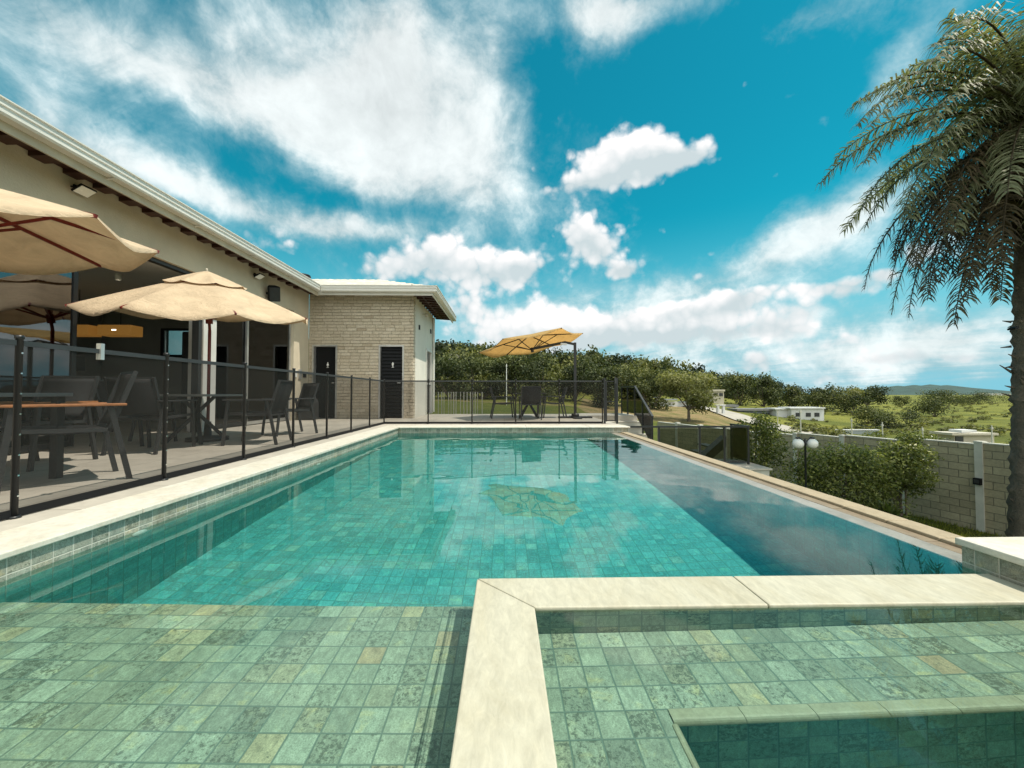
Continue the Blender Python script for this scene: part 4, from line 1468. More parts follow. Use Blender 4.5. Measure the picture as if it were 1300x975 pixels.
# ================================================================== TABLES AND CHAIRS
def armchair(label, group, arm):
    t = thing('armchair', label, 'chair', (0, 0, 0), 0, group)
    sl_ = MB()
    n = 8
    vs = []
    for i in range(n + 1):
        y = .26 - .50 * i / n
        z = .435 - .03 * math.sin(PI * i / n) - .02 * i / n
        vs += [(-.235, y, z), (.235, y, z), (.235, y, z - .008), (-.235, y, z - .008)]
    fs = []
    for i in range(n):
        for k in range(4):
            fs.append((4 * i + k, 4 * i + (k + 1) % 4, 4 * i + 4 + (k + 1) % 4, 4 * i + 4 + k))
    sl_.add(vs, fs + [(0, 1, 2, 3), (4 * n, 4 * n + 1, 4 * n + 2, 4 * n + 3)], True)
    sl_.build('seat', M['sling'], t)
    bk = MB()
    vs = []
    for i in range(n + 1):
        f = i / n
        y = -.245 - .13 * f - .02 * math.sin(PI * f)
        z = .45 + .42 * f
        vs += [(-.235, y, z), (.235, y, z), (.235, y - .008, z), (-.235, y - .008, z)]
    bk.add(vs, fs + [(0, 1, 2, 3), (4 * n, 4 * n + 1, 4 * n + 2, 4 * n + 3)], True)
    bk.build('backrest', M['sling'], t)
    fr_ = MB()
    for s_ in (-1, 1):
        fr_.bar((s_ * .245, .27, .43), (s_ * .245, -.26, .41), .022, .03)
        fr_.bar((s_ * .245, -.24, .40), (s_ * .245, -.385, .885), .022, .03, (0, 1, 0))
    fr_.bar((-.234, .27, .42), (.234, .27, .42), .022)
    fr_.bar((-.234, -.383, .878), (.234, -.383, .878), .022)
    fr_.bar((-.234, -.25, .40), (.234, -.25, .40), .022)
    fr_.build('frame', M['grey_metal'], t)
    for s_ in (-1, 1):
        MB().bar((s_ * .262, .30, 0), (s_ * .262, .24, .60), .026, .034, (0, 1, 0)).build('leg', M['grey_metal'], t)
        MB().bar((s_ * .262, -.36, 0), (s_ * .262, -.24, .60), .026, .034, (0, 1, 0)).build('leg', M['grey_metal'], t)
        MB().box(s_ * .27 - .028, s_ * .27 + .028, -.33, .30, .6005, .622).build('armrest', arm, t, .006)
    return t


def table(label, loc, top, w_, d_, h, cross):
    t = thing('table', label, 'table', loc)
    MB().box(-w_ / 2, w_ / 2, -d_ / 2, d_ / 2, h - .03, h).build('tabletop', top, t, .004)
    if cross:
        for a in range(4):
            c, s_ = math.cos(a * PI / 2 + PI / 4), math.sin(a * PI / 2 + PI / 4)
            MB().bar((c * .36, s_ * .36, .0), (-c * .20, -s_ * .20, h - .0305), .045, .045).build('leg', M['black_metal'], t)
    else:
        for sx in (-1, 1):
            for sy in (-1, 1):
                MB().box(sx * (w_ / 2 - .06) - .028, sx * (w_ / 2 - .06) + .028, sy * (d_ / 2 - .06) - .028, sy * (d_ / 2 - .06) + .028, 0, h - .0305).build('leg', M['grey_metal'], t)
    return t


table('square grey table under the large tilted parasol', (-4.20, 2.85, 0), M['grey_top'], 1.1, 1.0, .705, False)
table('square table on crossed black legs under the middle parasol', (-4.42, 5.66, 0), M['grey_top'], .85, .85, .69, True)
table('dark table with chairs at the far end beneath the gold parasol', (.72, 11.25, 0), M['grey_metal'], .9, .9, .72, True)

ca = armchair('charcoal sling armchair with orange wooden arms, between the grey table and the pool fence', 'charcoal terrace armchairs', M['arm_wood'])
ca.location, ca.rotation_euler = (-3.50, 3.12, 0), (0, 0, 2.50)
dup(ca, (-4.55, 3.82, 0), PI + .15, 'charcoal sling armchair with orange wooden arms on the house side of the grey table')
cbk = armchair('charcoal armchair on the pool side of the table under the middle parasol', 'charcoal terrace armchairs', M['grey_metal'])
cbk.location, cbk.rotation_euler = (-3.50, 5.55, 0), (0, 0, PI / 2 + .15)
dup(cbk, (-4.30, 4.85, 0), .12, 'charcoal armchair with its back to the pool fence, nearest of those under the middle parasol')
dup(cbk, (-5.10, 5.5, 0), -PI / 2, 'charcoal armchair on the house side of the table under the middle parasol')
dup(cbk, (-3.72, 6.75, 0), 2.5, 'charcoal armchair pulled aside behind the middle parasol table, turned to the pool')
dup(cbk, (-.02, 11.1, 0), -PI / 2 + .1, 'dark armchair on the left of the far table')
dup(cbk, (.70, 10.5, 0), .05, 'dark armchair in front of the far table')
dup(cbk, (.80, 12.0, 0), PI, 'dark armchair behind the far table')
dup(cbk, (1.43, 11.3, 0), PI / 2, 'dark armchair on the right of the far table')

# white palisade beside the annex
pf = thing('palisade_fence', 'pale palisade of slim upright bars beside the annex', 'fence', (-1.8, 14.4, 0))
rr = random.Random(8)
x = -2.45
while x < -.75:
    hp(MB().box(x, x + rr.choice((.02, .028, .034)), 14.38, 14.40, -.5, .76), 'bar', M['post_conc'], root=pf)
    x += rr.choice((.09, .12, .17))
hp(MB().box(-2.5, -.7, 14.401, 14.42, .735, .76), 'rail', M['grey_metal'], root=pf)

# ================================================================== GARDEN
wall = thing('block_wall', 'long garden wall of bare concrete blocks with pale posts', 'wall', (12.0, 12.3, GZ))


def wpos(t_):
    return Vector((12.6 - .286 * t_, 10.3 + t_, 0))


wd = Vector((-.286, 1, 0)).normalized()
wn_ = Vector((-wd.y, wd.x, 0))           # towards the pool
n_seg = 9
ts = [-4.96 + 1.57 * k for k in range(12)]
for k in range(11):
    a, b_ = ts[k], ts[k + 1]
    p0, p1 = wpos(a), wpos(b_)
    zt = max(-.68 - .055 * max(a, -1), -.98)
    L = (p1 - p0).length
    T = Matrix.Translation((p0.x, p0.y, 0)) @ Matrix.Rotation(math.atan2(wd.y, wd.x), 4, 'Z')
    mb = MB().box(.0, L - .001, -.07, .07, -3.3, zt)
    o = mb.build('block_panel', M['blocks'])        # UVs in the panel's own metres
    me_ = o.data
    me_.transform(Matrix.Translation(Vector((-12.0, -12.3, -GZ))) @ T)
    o.parent = wall
    mb = MB().box(-.075, .075, -.10, .115, -3.3, zt + .055).box(-.085, .085, -.11, .125, zt + .0551, zt + .10)
    o = mb.build('post', M['post_conc'])
    o.data.transform(Matrix.Translation(Vector((-12.0, -12.3, -GZ))) @ T)
    o.parent = wall
    mb = MB().box(.086, L - .086, -.085, .085, zt + .0005, zt + .03)
    o = mb.build('capping', M['post_conc'])
    o.data.transform(Matrix.Translation(Vector((-12.0, -12.3, -GZ))) @ T)
    o.parent = wall
t_near = ts[3]
pp = wpos(-.25) + wn_ * .125
t = thing('post_lamp', 'small black box lamp on the pale wall post beside the palm', 'lamp', (pp.x, pp.y, -1.62), math.atan2(wd.y, wd.x))
MB().box(-.07, .07, 0, .10, -.085, .085).build('body', M['black_box'], t, .005)
MB().box(-.05, .05, .1005, .105, -.05, .05).build('lens', M['grey_metal'], t)

# twin globe lamp
t = thing('globe_lamp', 'black garden lamp post with two white globes before the shrubs', 'lamp', (7.50, 9.5, GZ))
MB().lathe((0, 0, 0), [(0, 0), (.09, 0), (.09, .04), (.05, .10), (.03, .16), (.024, .6), (.022, 2.36), (.034, 2.38), (.034, 2.46), (.012, 2.52), (.0, 2.56)], 14).build('pole', M['black_metal'], t)
for s_ in (-1, 1):
    ar = MB().tube([(0, 0, 2.42), (s_ * .08, 0, 2.50), (s_ * .15, 0, 2.56), (s_ * .18, 0, 2.55)], .012, 8).lathe((s_ * .18, 0, 2.53), [(0, .03), (.05, .03), (.055, 0), (0, 0)], 14).build('arm', M['black_metal'], t)
    MB().lathe((s_ * .18, 0, 2.40), [(.125 * math.sin(a * PI / 12), .125 * -math.cos(a * PI / 12)) for a in range(0, 13)], 20).build('globe', M['globe'], t)


def shrub(name, label, cat, c, blobs_, n, leaf, mat, seed, stems=6, group=None, droop=.1):
    """Blobs (dx,dy,z,rx,ry,rz) filled with leaves, thicker towards the skin, plus stems."""
    rng = np.random.default_rng(seed)
    c = np.array([c[0], c[1], float(c[2])])
    t = thing(name, label, cat, tuple(c), 0, group)
    P, O, TT = [], [], []
    vol = np.array([b[3] * b[4] * b[5] for b in blobs_]) ** .67
    for b, f in zip(blobs_, vol / vol.sum()):
        k = int(n * f)
        v = unit(rng.normal(size=(k, 3)))
        rr_ = rng.random((k, 1)) ** .28 * (1 + .10 * rng.normal(size=(k, 1)))
        lump = 1 + .16 * np.sin(v[:, :1] * 7 + seed) * np.cos(v[:, 1:2] * 6) + .10 * np.sin(v[:, 2:] * 9 + 2)
        p_ = v * rr_ * lump * np.array(b[3:6]) + np.array(b[:3])
        keep = p_[:, 2] > .03
        P.append(p_[keep])
        O.append((v + np.array([0, 0, .45]))[keep])
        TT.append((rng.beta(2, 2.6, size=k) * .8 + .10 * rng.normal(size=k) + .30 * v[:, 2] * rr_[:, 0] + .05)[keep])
    P, O, TT = np.vstack(P), unit(np.vstack(O)), np.concatenate(TT)
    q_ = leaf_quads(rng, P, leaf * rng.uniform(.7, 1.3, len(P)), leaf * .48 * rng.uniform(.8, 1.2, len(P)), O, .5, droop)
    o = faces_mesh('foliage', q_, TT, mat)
    o.parent = t
    b = MB()
    for i in range(stems):
        bb = blobs_[i % len(blobs_)]
        e = Vector((bb[0] + rng.uniform(-.5, .5) * bb[3], bb[1] + rng.uniform(-.5, .5) * bb[4], bb[2] + bb[5] * .55))
        s0 = Vector((rng.uniform(-.2, .2), rng.uniform(-.2, .2), -.05))
        b.tube([s0, s0 * .5 + e * .5 + Vector((rng.uniform(-.1, .1), rng.uniform(-.1, .1), 0)), e], [.028, .018, .008], 6)
    b.build('stem', M['bark'], t)
    return t


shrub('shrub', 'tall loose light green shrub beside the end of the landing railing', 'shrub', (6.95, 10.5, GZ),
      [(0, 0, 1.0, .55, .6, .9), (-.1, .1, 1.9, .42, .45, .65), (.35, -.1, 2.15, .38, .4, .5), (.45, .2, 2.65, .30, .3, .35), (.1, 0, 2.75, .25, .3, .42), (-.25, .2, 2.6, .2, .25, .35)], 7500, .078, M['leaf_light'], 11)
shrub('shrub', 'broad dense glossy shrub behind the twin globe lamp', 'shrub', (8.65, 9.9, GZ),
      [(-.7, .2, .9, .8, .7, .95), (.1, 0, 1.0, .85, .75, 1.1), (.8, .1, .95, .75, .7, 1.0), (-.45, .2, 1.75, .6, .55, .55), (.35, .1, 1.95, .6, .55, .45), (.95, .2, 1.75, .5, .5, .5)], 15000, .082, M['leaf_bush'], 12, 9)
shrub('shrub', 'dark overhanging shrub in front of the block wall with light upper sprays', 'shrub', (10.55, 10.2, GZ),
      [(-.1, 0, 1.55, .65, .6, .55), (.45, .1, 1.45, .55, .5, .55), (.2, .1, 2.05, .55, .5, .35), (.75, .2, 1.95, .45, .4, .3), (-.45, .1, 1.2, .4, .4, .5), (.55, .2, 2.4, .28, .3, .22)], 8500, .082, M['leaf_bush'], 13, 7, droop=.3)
# climbing sprays that show over the wall
for k, (px, py, h_, w_, lab) in enumerate(((1088, 551, 1.6, .55, 'light green spray of foliage above the wall behind the glossy shrub'),
                                          (1160, 556, 1.5, .5, 'yellow green spray of foliage over the wall beside the dark shrub'),
                                          (1226, 566, 1.35, .4, 'low leafy shrub peeping over the wall left of the palm'),
                                          (1272, 562, 1.3, .35, 'small shrub over the wall next to the palm trunk'),
                                          (985, 549, 2.0, .6, 'light shrub beyond the wall above the twin globe lamp'))):
    dd = ray(px, py)
    kk = dd.x / dd.y
    tt = (12.6 - kk * 10.3) / (kk + .286)
    c = wpos(tt) - wn_ * .7
    zt = .7 + dd.z / dd.y * c.y
    gz0 = float(tz(c.x, c.y))
    Hh = zt - gz0 + .12
    shrub('climbing_shrub', lab, 'shrub', (c.x, c.y, gz0), [(0, 0, Hh * .45, w_ * .8, w_ * .8, Hh * .42), (.2, .1, Hh * .86, w_ * .8, w_ * .6, .32), (-.3, .1, Hh * .74, w_ * .7, w_ * .6, .3)], 3600, .07, M['leaf_light'], 30 + k, 4, 'shrubs showing over the wall')

# spiky plant
rng = np.random.default_rng(21)
t = thing('spiky_plant', 'dark spiky rosette plant at the foot of the glossy shrub', 'plant', (9.15, 9.05, GZ))
Q = []
for k in range(110):
    a, e = rng.uniform(0, 2 * PI), rng.uniform(.15, 1.4)
    L = rng.uniform(.55, .85)
    dvec = np.array([math.cos(a) * math.cos(e), math.sin(a) * math.cos(e), math.sin(e)])
    sdv = np.array([-math.sin(a), math.cos(a), 0]) * .028
    b0 = np.array([0, 0, .38 + rng.uniform(0, .25)])
    m1 = b0 + dvec * L * .55
    e1 = b0 + dvec * L + np.array([0, 0, -.28 * L])
    Q += [[b0 - sdv * .7, b0 + sdv * .7, m1 + sdv, m1 - sdv], [m1 - sdv, m1 + sdv, e1 + sdv * .06, e1 - sdv * .06]]
faces_mesh('leaf_rosette', np.array(Q), rng.random(len(Q)) * .6, M['leaf_bush']).parent = t
MB().tube([(0, 0, -.05), (0, 0, .7)], [.06, .04], 8).build('stem', M['bark'], t)

# lawn blades along the wall foot
rng = np.random.default_rng(22)
n = 26000
gx_ = rng.uniform(4.5, 13.2, n)
gy_ = rng.uniform(6.2, 13.5, n)
keep = (gx_ < 12.55 - .286 * (gy_ - 10.3)) & (gx_ > 3.2)
gx_, gy_ = gx_[keep], gy_[keep]
n = len(gx_)
P0 = np.stack([gx_, gy_, np.full(n, GZ - .01)], 1)
a = rng.uniform(0, 2 * PI, n)
sdv = np.stack([np.cos(a), np.sin(a), np.zeros(n)], 1) * .012
up = np.stack([rng.normal(0, .035, n), rng.normal(0, .035, n), rng.uniform(.05, .13, n)], 1)
grass = faces_mesh('grass', np.stack([P0 - sdv, P0 + sdv, P0 + up], 1), rng.beta(2, 2, n), M['grass'])
struct(grass, 'stuff')

# ------------------------------------------------------------------ palm
PX, PY = 11.40, 8.2
palm = thing('palm_tree', 'tall feathery palm with arching fronds and a rough trunk at the right edge', 'palm tree', (PX, PY, GZ))
CH = 9.75                                   # height of the crown's heart above the lawn
tb = MB()
NS, NC = 90, 22
rng = np.random.default_rng(31)
vs = []
for i in range(NS + 1):
    f = i / NS
    z = -.1 + (CH + .1) * f
    cx = .32 * f ** 1.3
    r = .27 - .06 * f + .10 * math.exp(-f * 9) + (.016 if i % 3 == 0 else 0) + .012 * rng.normal()
    for k in range(NC):
        rk = r + .014 * rng.normal()
        vs.append((cx + rk * math.cos(2 * PI * k / NC), rk * math.sin(2 * PI * k / NC), z))
tb.add(vs, [(i * NC + k, i * NC + (k + 1) % NC, (i + 1) * NC + (k + 1) % NC, (i + 1) * NC + k) for i in range(NS) for k in range(NC)], True)
# broken leaf bases
st_ = tb
for k in range(120):
    f = rng.random() ** .8
    z = .4 + (CH - .8) * f
    a = rng.uniform(0, 2 * PI)
    r = .27 - .04 * f
    L = rng.uniform(.06, .16) if rng.random() < .93 else rng.uniform(.2, .34)
    dv = Vector((math.cos(a), math.sin(a), rng.uniform(-.3, 1.1))).normalized()
    p0 = Vector((r * math.cos(a) + .32 * (z / CH) ** 1.3, r * math.sin(a), z))
    st_.tube([p0, p0 + dv * L], [.030, .008], 5)
trunk = tb.build('trunk', M['trunk_palm'], palm)


def frond(az_, e0, L0, droop, mat, seed, nl=84, leaf=.50, width=.0165):
    """One feather leaf: rachis tube plus two ranks of drooping leaflets."""
    rng = np.random.default_rng(seed)
    L = L0 * 1.12
    droop = droop * (.88 if e0 > 0 else 1.0)
    n = 26
    pts = [np.array([0, 0, 0.0])]
    tang = []
    side = rng.normal(0, .10)
    for i in range(n):
        f = i / n
        e = e0 - droop * (f ** 1.25)
        a = az_ + side * f
        dv = np.array([math.cos(a) * math.cos(e), math.sin(a) * math.cos(e), math.sin(e)])
        tang.append(dv)
        pts.append(pts[-1] + dv * L / n)
    tang.append(tang[-1])
    pts, tang = np.array(pts), np.array(tang)
    Q, TT = [], []
    for s_ in (-1, 1):
        for j in range(nl):
            f = .10 + .90 * (j + rng.uniform(-.3, .3)) / nl
            f = min(max(f, .05), .995)
            i = min(int(f * n), n - 1)
            p_ = pts[i] + (pts[i + 1] - pts[i]) * (f * n - i)
            d_ = tang[i]
            sv = unit(np.cross(d_, np.array([0, 0, 1.0])))
            upv = np.cross(sv, d_)
            ll = leaf * (.45 + .75 * math.sin(PI * min(f * .92 + .06, 1))) * rng.uniform(.8, 1.15)
            dv = unit(sv * s_ * rng.uniform(.55, 1.0) + d_ * rng.uniform(.30, .70) + upv * rng.normal(.10, .30))
            dn = np.array([0, 0, -1.0])
            d2 = unit(dv + dn * rng.uniform(.3, .9))
            d3 = unit(dv * .8 + dn * rng.uniform(.7, 1.8))
            m1 = p_ + dv * ll * .30
            m2 = m1 + d2 * ll * .34
            e1 = m2 + d3 * ll * .42
            wv = unit(np.cross(dv, upv + .01)) * width * rng.uniform(.8, 1.2)
            Q.append([p_ - wv * .6, p_ + wv * .6, m1 + wv, m1 - wv])
            Q.append([m1 - wv, m1 + wv, m2 + wv * .8, m2 - wv * .8])
            Q.append([m2 - wv * .8, m2 + wv * .8, e1 + wv * .1, e1 - wv * .1])
            tt_ = rng.beta(2, 2)
            TT += [tt_, tt_, tt_]
    o = faces_mesh('frond', np.array(Q), np.array(TT), mat)
    o.parent = palm
    o.location = (0.32, 0, CH)
    o.parent = palm
    rc = MB().tube([tuple(p_) for p_ in pts[::2]], [.030 * (1 - i / (n / 2 + 1)) + .005 for i in range(len(pts[::2]))], 6)
    c = rc.build('rachis', mat if mat is not M['leaf_palm'] else M['leaf_dead'])
    at_ = c.data.attributes.new('tint', 'FLOAT', 'FACE')
    at_.data.foreach_set('value', [.35] * len(c.data.polygons))
    c.parent = o
    return o


# azimuth in degrees (180 = towards the pool), starting elevation, length, total droop
FR = [(200, 20, 3.9, 96), (186, -4, 3.8, 74), (176, 40, 3.9, 112), (168, 2, 3.7, 80), (188, 68, 3.3, 128), (176, 52, 3.7, 118), (196, 40, 3.9, 104), (183, 28, 3.9, 92), (172, 16, 3.8, 84), (192, 4, 3.6, 76), (181, -12, 3.5, 62), (190, -28, 3.3, 50),
      (205, 58, 3.6, 118), (214, 34, 3.7, 100), (222, 12, 3.6, 86), (160, 60, 3.6, 120), (150, 30, 3.7, 98), (158, -4, 3.4, 70), (210, -18, 3.3, 56), (236, 64, 3.4, 112), (240, 22, 3.5, 90),
      (130, 52, 3.5, 110), (120, 10, 3.5, 80), (262, 46, 3.5, 106), (268, 4, 3.4, 78), (95, 40, 3.5, 100), (290, 66, 3.3, 118), (300, 26, 3.5, 92), (60, 60, 3.4, 112), (50, 18, 3.5, 86),
      (330, 48, 3.4, 104), (335, 6, 3.4, 78), (10, 62, 3.4, 116), (15, 24, 3.5, 92), (180, 82, 2.9, 96), (225, 80, 2.8, 88), (140, 84, 2.8, 92), (20, 80, 2.8, 90)]
for k, (a, e, L, dr_) in enumerate(FR):
    frond(rad(a), rad(e), L, rad(dr_), M['leaf_palm'], 100 + k)
rng = np.random.default_rng(77)
for k in range(40):
    a = rng.uniform(0, 360) if k > 29 else rng.uniform(125, 265)
    e_ = rng.uniform(-66, -14)
    frond(rad(a), rad(e_), rng.uniform(3.2, 4.4), rad(87 + e_ + rng.uniform(-6, 1)), M['leaf_dead'] if k % 4 else M['leaf_palm'], 200 + k, 70, .46)
# dense fibre of old leaf sheaths under the crown
fb = []
for k in range(900):
    a = rng.uniform(0, 2 * PI)
    z = CH - rng.random() ** 1.4 * 2.2
    r = .25 + .20 * rng.random()
    p0 = np.array([r * math.cos(a) + .3, r * math.sin(a), z])
    sv = np.array([-math.sin(a), math.cos(a), 0]) * rng.uniform(.012, .03)
    e1 = p0 + np.array([math.cos(a) * .16, math.sin(a) * .16, -rng.uniform(.4, .9)])
    fb.append([p0 - sv, p0 + sv, e1 + sv * .4, e1 - sv * .4])
faces_mesh('dead_sheath', np.array(fb), rng.random(len(fb)) * .5, M['leaf_dead']).parent = palm
t = thing('floodlight', 'small floodlight strapped to the palm trunk below its hanging fronds', 'floodlight', (PX - .27, PY - .05, aty(1284, 416, PY).z), 0, None)
MB().box(-.10, .0, -.07, .07, -.02, .02, Matrix.Rotation(rad(-25), 4, 'Y')).build('housing', M['black_box'], t, .004)
MB().bar((0, 0, 0), (.08, 0, -.02), .02).build('bracket', M['black_metal'], t)


# ================================================================== TREES BEYOND
def crown(rng, h, r, nl, leaf, zmin=.30, flat=.7, nb=13):
    """Leaf clump quads of a broad tree crown standing at the origin."""
    bl = []
    for k in range(nb):
        a = rng.uniform(0, 2 * PI)
        rr_ = r * math.sqrt(rng.random()) * .72
        zz_ = h * (zmin + .14 + (1 - zmin - .27) * rng.random() ** .8)
        zz_ -= (rr_ / r) ** 2 * h * .14
        s_ = r * rng.uniform(.30, .48)
        bl.append((rr_ * math.cos(a), rr_ * math.sin(a), zz_, s_, s_ * flat))
    P, O, TT = [], [], []
    for bx, by, bz, s_, sz in bl:
        k = nl // nb
        v = unit(rng.normal(size=(k, 3)))
        q_ = v * (rng.random((k, 1)) ** .30) * np.array([s_, s_, sz]) * (1 + .18 * rng.normal(size=(k, 1)))
        P.append(q_ + np.array([bx, by, bz]))
        O.append(v + np.array([0, 0, .5]))
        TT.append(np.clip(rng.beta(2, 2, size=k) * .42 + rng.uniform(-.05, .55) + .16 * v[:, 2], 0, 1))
    P, O, TT = np.vstack(P), unit(np.vstack(O)), np.concatenate(TT)
    return leaf_quads(rng, P, leaf * rng.uniform(.6, 1.4, len(P)), leaf * .75 * rng.uniform(.7, 1.3, len(P)), O, .45), TT, bl


def tree(label, x, y, h, r, nl, leaf, seed, group=None, mat=None, zmin=.3, cat='tree', name='tree', tz_=None):
    rng = np.random.default_rng(seed)
    z = float(tz(x, y)) if tz_ is None else tz_
    t = thing(name, label, cat, (x, y, z), 0, group)
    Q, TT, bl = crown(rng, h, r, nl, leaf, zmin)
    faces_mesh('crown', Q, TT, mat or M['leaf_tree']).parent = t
    b = MB()
    r0 = h * .028
    fork = Vector((0, 0, h * (zmin + .02)))
    b.tube([(0, 0, -.3), (rng.normal(0, .04) * h * .2, 0, h * zmin * .5), fork], [r0 * 1.4, r0, r0 * .85], 8)
    for bx, by, bz, s_, sz in bl[:7]:
        e = Vector((bx, by, bz))
        b.tube([fork, fork * .45 + e * .55 + Vector((0, 0, -.05 * h)), e], [r0 * .6, r0 * .38, r0 * .12], 6)
    b.build('trunk', M['bark'], t)
    return t


def at_s(px, Yd):
    d_ = ray(px, 500)
    return d_.x / d_.y * Yd, Yd


# the wood on the hillside, read as one mass
rng = np.random.default_rng(41)
protos = [crown(np.random.default_rng(300 + k), 1.0, .55, 560, .078, -.05, .8, 14)[:2] for k in range(9)]
VV, TTs = [], []
cnt = 0
while cnt < 900:
    Yd = rng.uniform(70, 205)
    s_ = rng.uniform(-.62, .86)
    edge = np.interp(s_, [-.62, .1, .25, .36, .5, .65, .86], [70, 70, 80, 92, 98, 118, 150])
    if Yd < edge + rng.uniform(0, 6):
        continue
    if s_ > .66 and rng.random() < .5:
        continue
    hh = rng.choice([rng.uniform(4.5, 7.5), rng.uniform(7, 10.5), rng.uniform(9, 12.5)], p=[.4, .45, .15]) * (1.0 if s_ < .5 else .85) * (.8 if Yd < edge + 15 else 1)
    x, y = s_ * Yd, Yd
    Q, TT = protos[rng.integers(9)]
    a = rng.uniform(0, 2 * PI)
    Rm = np.array([[math.cos(a), -math.sin(a), 0], [math.sin(a), math.cos(a), 0], [0, 0, 1]])
    sc3 = np.array([hh * rng.uniform(.65, 1.35), hh * rng.uniform(.65, 1.35), hh])
    VV.append((Q @ Rm.T) * sc3 + np.array([x, y, float(tz(x, y)) - .4]))
    TTs.append(np.clip(TT * rng.uniform(.6, 1.2) + rng.uniform(-.30, .32), 0, 1))
    cnt += 1
forest = faces_mesh('forest', np.vstack(VV), np.concatenate(TTs), M['leaf_forest'])
struct(forest, 'stuff')

tree('round crowned olive green tree alone on the dry slope beyond the stairs', *at_s(874, 47), 6.3, 4.3, 7000, .26, 51, None, None, .20)
for k, (px, Yd, h, r) in enumerate(((828, 62, 6.5, 4.2), (806, 66, 7.5, 4.4), (765, 60, 7, 4.4), (690, 58, 7.5, 4.6), (655, 62, 7, 4.4), (610, 60, 7, 4.5), (572, 56, 7, 4.5), (730, 64, 7.5, 4.6))):
    tree('bushy dark tree along the front edge of the wooded hillside', *at_s(px, Yd), h, r, 4200, .34, 60 + k, 'trees at the front edge of the wood', M['leaf_forest'], -.05)
for k, (px, Yd, h, r, lab) in enumerate(((940, 96, 8.5, 6.0, 'dark spreading tree behind the beige house'), (970, 100, 8, 5.5, 'dark dense tree behind the grey carport roofs'), (1000, 104, 7.5, 5.2, 'broad tree behind the white house with the dark upper windows'),
                                         (1040, 108, 7.0, 5.2, 'spreading tree to the right behind the white house'), (1072, 110, 7.4, 4.6, 'taller open tree on the skyline right of the white house'),
                                         (1100, 112, 8.6, 5.2, 'tallest dark tree on the skyline beside the green field'), (1084, 96, 5.5, 4.2, 'low dark tree in front of the skyline trees by the field'),
                                         (1192, 150, 7.0, 8.0, 'wide dark tree on the field before the blue ridge'), (1187, 96, 5.6, 6.4, 'rounded dark tree standing low in the middle of the field'),
                                         (1146, 175, 4.6, 4.0, 'small tree at the back of the field left of the wide dark tree'), (1236, 190, 6, 8, 'flat dark tree at the back of the field near the town'),
                                         (1262, 205, 5.5, 8.5, 'dark tree at the back of the field nearest the palm trunk'), (1127, 62, 3.0, 3.6, 'low dark bush tree at the lower edge of the field'),
                                         (1100, 60, 3.2, 3.0, 'low tree beside the grey garden wall at the field edge'), (1215, 190, 4.5, 5, 'small dark tree at the back of the field behind the round one'))):
    tree(lab, *at_s(px, Yd), h, r, 2600, .05 * h + .07, 80 + k, None, M['leaf_forest'] if k != 4 else M['leaf_tree'], -.04 if k not in (4, 5) else .25)
# scattered scrub on the field
rng = np.random.default_rng(43)
scr = [crown(np.random.default_rng(500 + k), 1.0, .8, 130, .22, .0, .7, 6)[:2] for k in range(4)]
VV, TTs = [], []
for k in range(300):
    Yd = 42 + 160 * rng.random() ** 1.4
    s_ = rng.uniform(.74, 1.62)
    if s_ > 1.0 and Yd < 46:
        continue
    x, y = s_ * Yd, Yd
    Q, TT = scr[rng.integers(4)]
    hh = rng.uniform(.35, 1.3)
    VV.append(Q * np.array([hh * 1.5, hh * 1.5, hh]) + np.array([x, y, float(tz(x, y)) - .08]))
    TTs.append(TT)
struct(faces_mesh('undergrowth', np.vstack(VV), np.concatenate(TTs), M['leaf_tree']), 'stuff')


# ================================================================== FAR BUILDINGS
def house_box(b, px0, px1, py0, py1, Yd, depth):
    p0, p1 = aty(px0, py1, Yd), aty(px1, py0, Yd)
    b.box(p0.x, p1.x, Yd, Yd + depth, p0.z, p1.z)
    return b


def rect(px0, px1, py0, py1, Yd, out):
    p0, p1 = aty(px0, py1, Yd), aty(px1, py0, Yd)
    return MB().box(p0.x, p1.x, Yd - out, Yd - .001, p0.z, p1.z)


def far(label, cat, px, Yd):
    p = aty(px, 520, Yd)
    return thing('house' if cat == 'house' else cat.replace(' ', '_'), label, cat, (p.x, Yd, float(tz(p.x, Yd))))


t = far('white flat roofed house with dark windows in two rows beyond the road', 'house', 1020, 72)
hp(house_box(house_box(MB(), 1005, 1046, 519, 546, 72, 2.9), 986, 1004.9, 520, 546, 73, 2.5), 'wall', M['far_white'], root=t)
hp(house_box(house_box(MB(), 1003, 1048, 517.2, 518.9, 71.6, 3.2), 984, 1002.9, 518.4, 519.9, 72.6, 3.0), 'roof', M['far_white'], root=t)
for a in ((1023, 1029, 524, 529), (1034, 1040, 524, 529), (1023, 1029.5, 533, 540), (1031, 1038, 533, 540), (1010, 1015, 524, 529)):
    hp(rect(*a, 72, .08), 'window', M['far_dark'], root=t)
t = far('low building with dark open carports beside the white house', 'building', 970, 76)
hp(house_box(MB(), 938, 985, 522, 540, 75.0, 3), 'wall', M['far_grey'], root=t)
hp(house_box(MB(), 936, 986, 519, 521.5, 74, 3.5), 'roof', M['far_roof'], root=t)
for a in ((940, 954, 524.5, 534), (957, 970, 524.5, 534), (972, 983, 524.5, 534)):
    hp(rect(*a, 75.0, .1), 'carport_opening', M['far_dark'], root=t)
t = far('low grey roofed building half hidden below the dark trees', 'building', 925, 84)
hp(house_box(MB(), 915, 936, 517, 528, 85, 4), 'wall', M['far_grey'], root=t)
hp(house_box(MB(), 913, 938, 514, 516.8, 84, 2.5), 'roof', M['far_roof'], root=t)
for a in ((918, 923, 519, 525), (926, 933, 519, 525)):
    hp(rect(*a, 85, .1), 'opening', M['far_dark'], root=t)
t = far('beige house with two dark windows standing among the trees', 'house', 912, 100)
